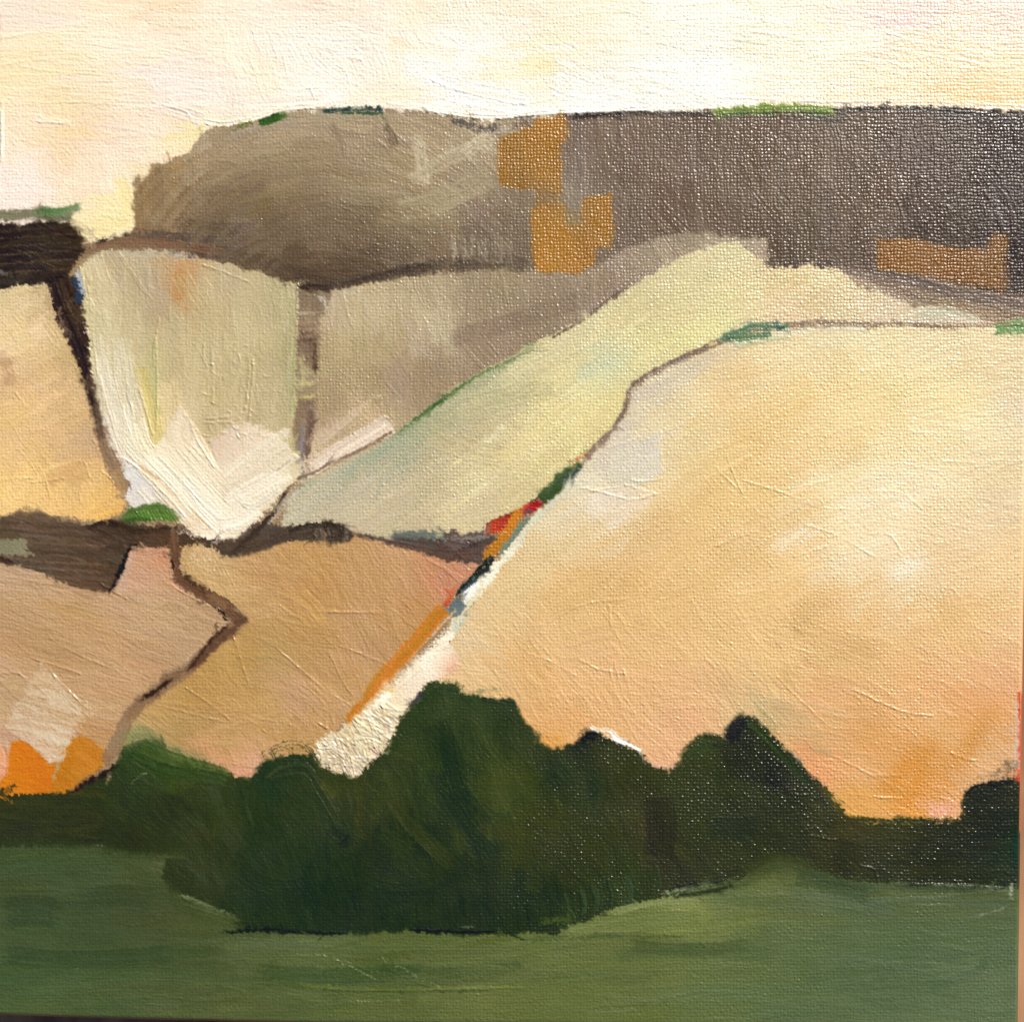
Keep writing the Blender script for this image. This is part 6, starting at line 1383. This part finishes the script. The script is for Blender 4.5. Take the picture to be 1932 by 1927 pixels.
def simple(name, c1, c2, scale, rough=.7, stretch=(1, 1, 1), bump=.0005):
    m, t, p = new_mat(name)
    L = t.links.new
    tc = nd(t, 'ShaderNodeTexCoord')
    mp = nd(t, 'ShaderNodeMapping')
    mp.inputs['Scale'].default_value = stretch
    n = nd(t, 'ShaderNodeTexNoise')
    n.inputs['Scale'].default_value = scale
    n.inputs['Detail'].default_value = 8
    n.inputs['Distortion'].default_value = .6
    r_ = nd(t, 'ShaderNodeValToRGB')
    r_.color_ramp.elements[0].position = .35
    r_.color_ramp.elements[1].position = .65
    r_.color_ramp.elements[0].color = (*c1, 1)
    r_.color_ramp.elements[1].color = (*c2, 1)
    L(tc.outputs['Object'], mp.inputs[0])
    L(mp.outputs[0], n.inputs['Vector'])
    L(n.outputs[0], r_.inputs[0])
    L(r_.outputs[0], p.inputs['Base Color'])
    b = nd(t, 'ShaderNodeBump')
    b.inputs['Distance'].default_value = bump
    L(n.outputs[0], b.inputs['Height'])
    L(b.outputs[0], p.inputs['Normal'])
    p.inputs['Roughness'].default_value = rough
    return m

M_WOOD = simple('table_wood', (.20, .095, .045), (.40, .215, .11), 9, .5, (14, 1, 14))
M_PINE = simple('pine', (.42, .28, .15), (.55, .40, .24), 20, .7, (1, 12, 12))
M_STONE = simple('paving', (.22, .20, .18), (.34, .32, .29), 6, .85, bump=.004)
M_RAW = simple('raw_canvas', (.55, .48, .38), (.66, .60, .50), 400, .9)

# ------------------------------------------------------------------ objects
def link(name, me, parent=None, mat=None):
    o = bpy.data.objects.new(name, me)
    COLL.objects.link(o)
    if parent is not None:
        o.parent = parent
    if mat is not None:
        me.materials.append(mat)
    return o

root = bpy.data.objects.new('canvas_painting', None)
COLL.objects.link(root)
root.location = (0, 0, FACE_Z)
root['label'] = 'square oil painting of golden hills and dark green trees, lying on the brown table'
root['category'] = 'painting'

cell = ID[:-1, :-1].copy()
# tidy stray specks of an area into the area around it
for it in range(3):
    P_ = np.pad(cell, 1, mode='edge')
    a_, b_, c_, d_ = P_[:-2, 1:-1], P_[2:, 1:-1], P_[1:-1, :-2], P_[1:-1, 2:]
    same = (a_ == cell).astype(int) + (b_ == cell) + (c_ == cell) + (d_ == cell)
    lone = same <= 1
    repl = np.where((a_ == b_) | (a_ == c_) | (a_ == d_), a_, b_)
    cell = np.where(lone, repl, cell)
for it in range(60):                 # bare slivers between two areas go to the area beside them
    z = cell == 0
    if not z.any():
        break
    P_ = np.pad(cell, 1, mode='edge')
    for n_ in (P_[:-2, 1:-1], P_[2:, 1:-1], P_[1:-1, :-2], P_[1:-1, 2:]):
        cell = np.where((cell == 0) & (n_ > 0), n_, cell)

GI = np.arange(NX * NY, dtype=np.int32).reshape(NY, NX)
COF, LF, WF, NF = CO.reshape(-1, 3), lin.reshape(-1, 3), WV.reshape(-1), NRM.reshape(-1, 3)
for rid, (nm, lb) in PARTS.items():
    jj, ii = np.nonzero(cell == rid)
    if len(jj) == 0:
        print('EMPTY PART', rid, nm)
        continue
    q = np.stack([GI[jj, ii], GI[jj + 1, ii], GI[jj + 1, ii + 1], GI[jj, ii + 1]], 1)
    used, inv = np.unique(q, return_inverse=True)
    me = bpy.data.meshes.new(nm)
    nv, nf = len(used), len(q)
    me.vertices.add(nv)
    me.vertices.foreach_set('co', COF[used].ravel())
    me.loops.add(nf * 4)
    me.loops.foreach_set('vertex_index', inv.reshape(-1).astype(np.int32))
    me.polygons.add(nf)
    me.polygons.foreach_set('loop_start', np.arange(0, nf * 4, 4, dtype=np.int32))
    me.polygons.foreach_set('use_smooth', np.ones(nf, bool))
    me.update(calc_edges=True)
    ca = me.attributes.new('pigment', 'FLOAT_COLOR', 'POINT')
    ca.data.foreach_set('color', np.concatenate([LF[used], np.ones((nv, 1), np.float32)], 1).ravel())
    wa = me.attributes.new('weave', 'FLOAT', 'POINT')
    wa.data.foreach_set('value', WF[used])
    me.normals_split_custom_set_from_vertices(NF[used])
    o = link(nm, me, root, MP)
    if lb:
        o['label'] = lb

# canvas sides, painted over near the face; stretcher bars behind
ring = [(0, i) for i in range(0, NX, 6)] + [(j, NX - 1) for j in range(0, NY, 6)] + [(NY - 1, i) for i in range(NX - 1, -1, -6)] + [(NY - 1 - j, 0) for j in range(0, NY, 6)]
ringp, seen_ = [], set()
for r_ in ring:
    if r_ not in seen_:
        seen_.add(r_)
        ringp.append(r_)
cen = np.array([0, 0])
levels = [(-0.0, 0.0), (-.0009, .0007), (-.003, .0010), (-.009, .0009), (-THICK + .0002, .0008)]
vs_, cols_, fs_ = [], [], []
for lv, (dz, out) in enumerate(levels):
    for (j, i) in ringp:
        p_ = CO[j, i]
        nx_ = (1 if i == NX - 1 else (-1 if i == 0 else 0))
        ny_ = (1 if j == 0 else (-1 if j == NY - 1 else 0))
        vs_.append((p_[0] + nx_ * out, p_[1] + ny_ * out, p_[2] + dz))
        c_ = lin[j, i].copy()
        yv = gy[j]
        if nx_ == 1:
            if 1310 < yv < 1575:
                c_ = np.array([.42, .10, .05])
            elif yv >= 1575:
                c_ = c_ * .8
        if lv >= 3:
            c_ = c_ * .3 + np.array([.60, .54, .44]) * .7
        cols_.append((*c_, 1))
nr_ = len(ringp)
for lv in range(len(levels) - 1):
    for a_ in range(nr_):
        b_ = (a_ + 1) % nr_
        fs_.append((lv * nr_ + a_, (lv + 1) * nr_ + a_, (lv + 1) * nr_ + b_, lv * nr_ + b_))
me = bpy.data.meshes.new('canvas_side')
me.from_pydata([tuple(map(float, v)) for v in vs_], [], fs_)
me.update()
ca = me.attributes.new('pigment', 'FLOAT_COLOR', 'POINT')
ca.data.foreach_set('color', np.array(cols_, np.float32).ravel())
wa = me.attributes.new('weave', 'FLOAT', 'POINT')
wa.data.foreach_set('value', np.full(len(vs_), .6, np.float32))
me.polygons.foreach_set('use_smooth', np.ones(len(me.polygons), bool))
link('canvas_side', me, root, MP)

def box(name, x0, y0, z0, x1, y1, z1, mat, parent=None, bev=.002):
    import bmesh
    bm = bmesh.new()
    bmesh.ops.create_cube(bm, size=1)
    for v in bm.verts:
        v.co = Vector(((x0 + x1) / 2 + v.co.x * (x1 - x0), (y0 + y1) / 2 + v.co.y * (y1 - y0), (z0 + z1) / 2 + v.co.z * (z1 - z0)))
    if bev:
        bmesh.ops.bevel(bm, geom=list(bm.edges), offset=bev, segments=2, affect='EDGES')
    me = bpy.data.meshes.new(name)
    bm.to_mesh(me)
    bm.free()
    return link(name, me, parent, mat)

h0, zt, zb = .146, -.0016, -THICK + .0006
box('stretcher_bar', -h0, -h0, zb, h0, -h0 + .035, zt, M_PINE, root)
box('stretcher_bar', -h0, h0 - .035, zb, h0, h0, zt, M_PINE, root)
box('stretcher_bar', -h0, -h0 + .0355, zb, -h0 + .035, h0 - .0355, zt, M_PINE, root)
box('stretcher_bar', h0 - .035, -h0 + .0355, zb, h0, h0 - .0355, zt, M_PINE, root)

# table under the painting
tab = bpy.data.objects.new('wooden_table', None)
COLL.objects.link(tab)
tab['label'] = 'brown wooden table top just visible past the right and bottom edges of the painting'
tab['category'] = 'table'
for k_ in range(11):
    x0_ = -.75 + k_ * .137
    box('plank', x0_, -.44, TABLE_Z - .028, x0_ + .1345, .44, TABLE_Z, M_WOOD, tab, .002)
for sx_ in (-1, 1):
    for sy_ in (-1, 1):
        box('leg', sx_ * .66 - .03, sy_ * .36 - .03, 0.0, sx_ * .66 + .03, sy_ * .36 + .03, TABLE_Z - .03, M_WOOD, tab, .004)
me = bpy.data.meshes.new('ground')
me.from_pydata([(-60, -60, 0), (60, -60, 0), (60, 60, 0), (-60, 60, 0)], [], [(0, 1, 2, 3)])
g = link('ground', me, None, M_STONE)
g['kind'] = 'structure'
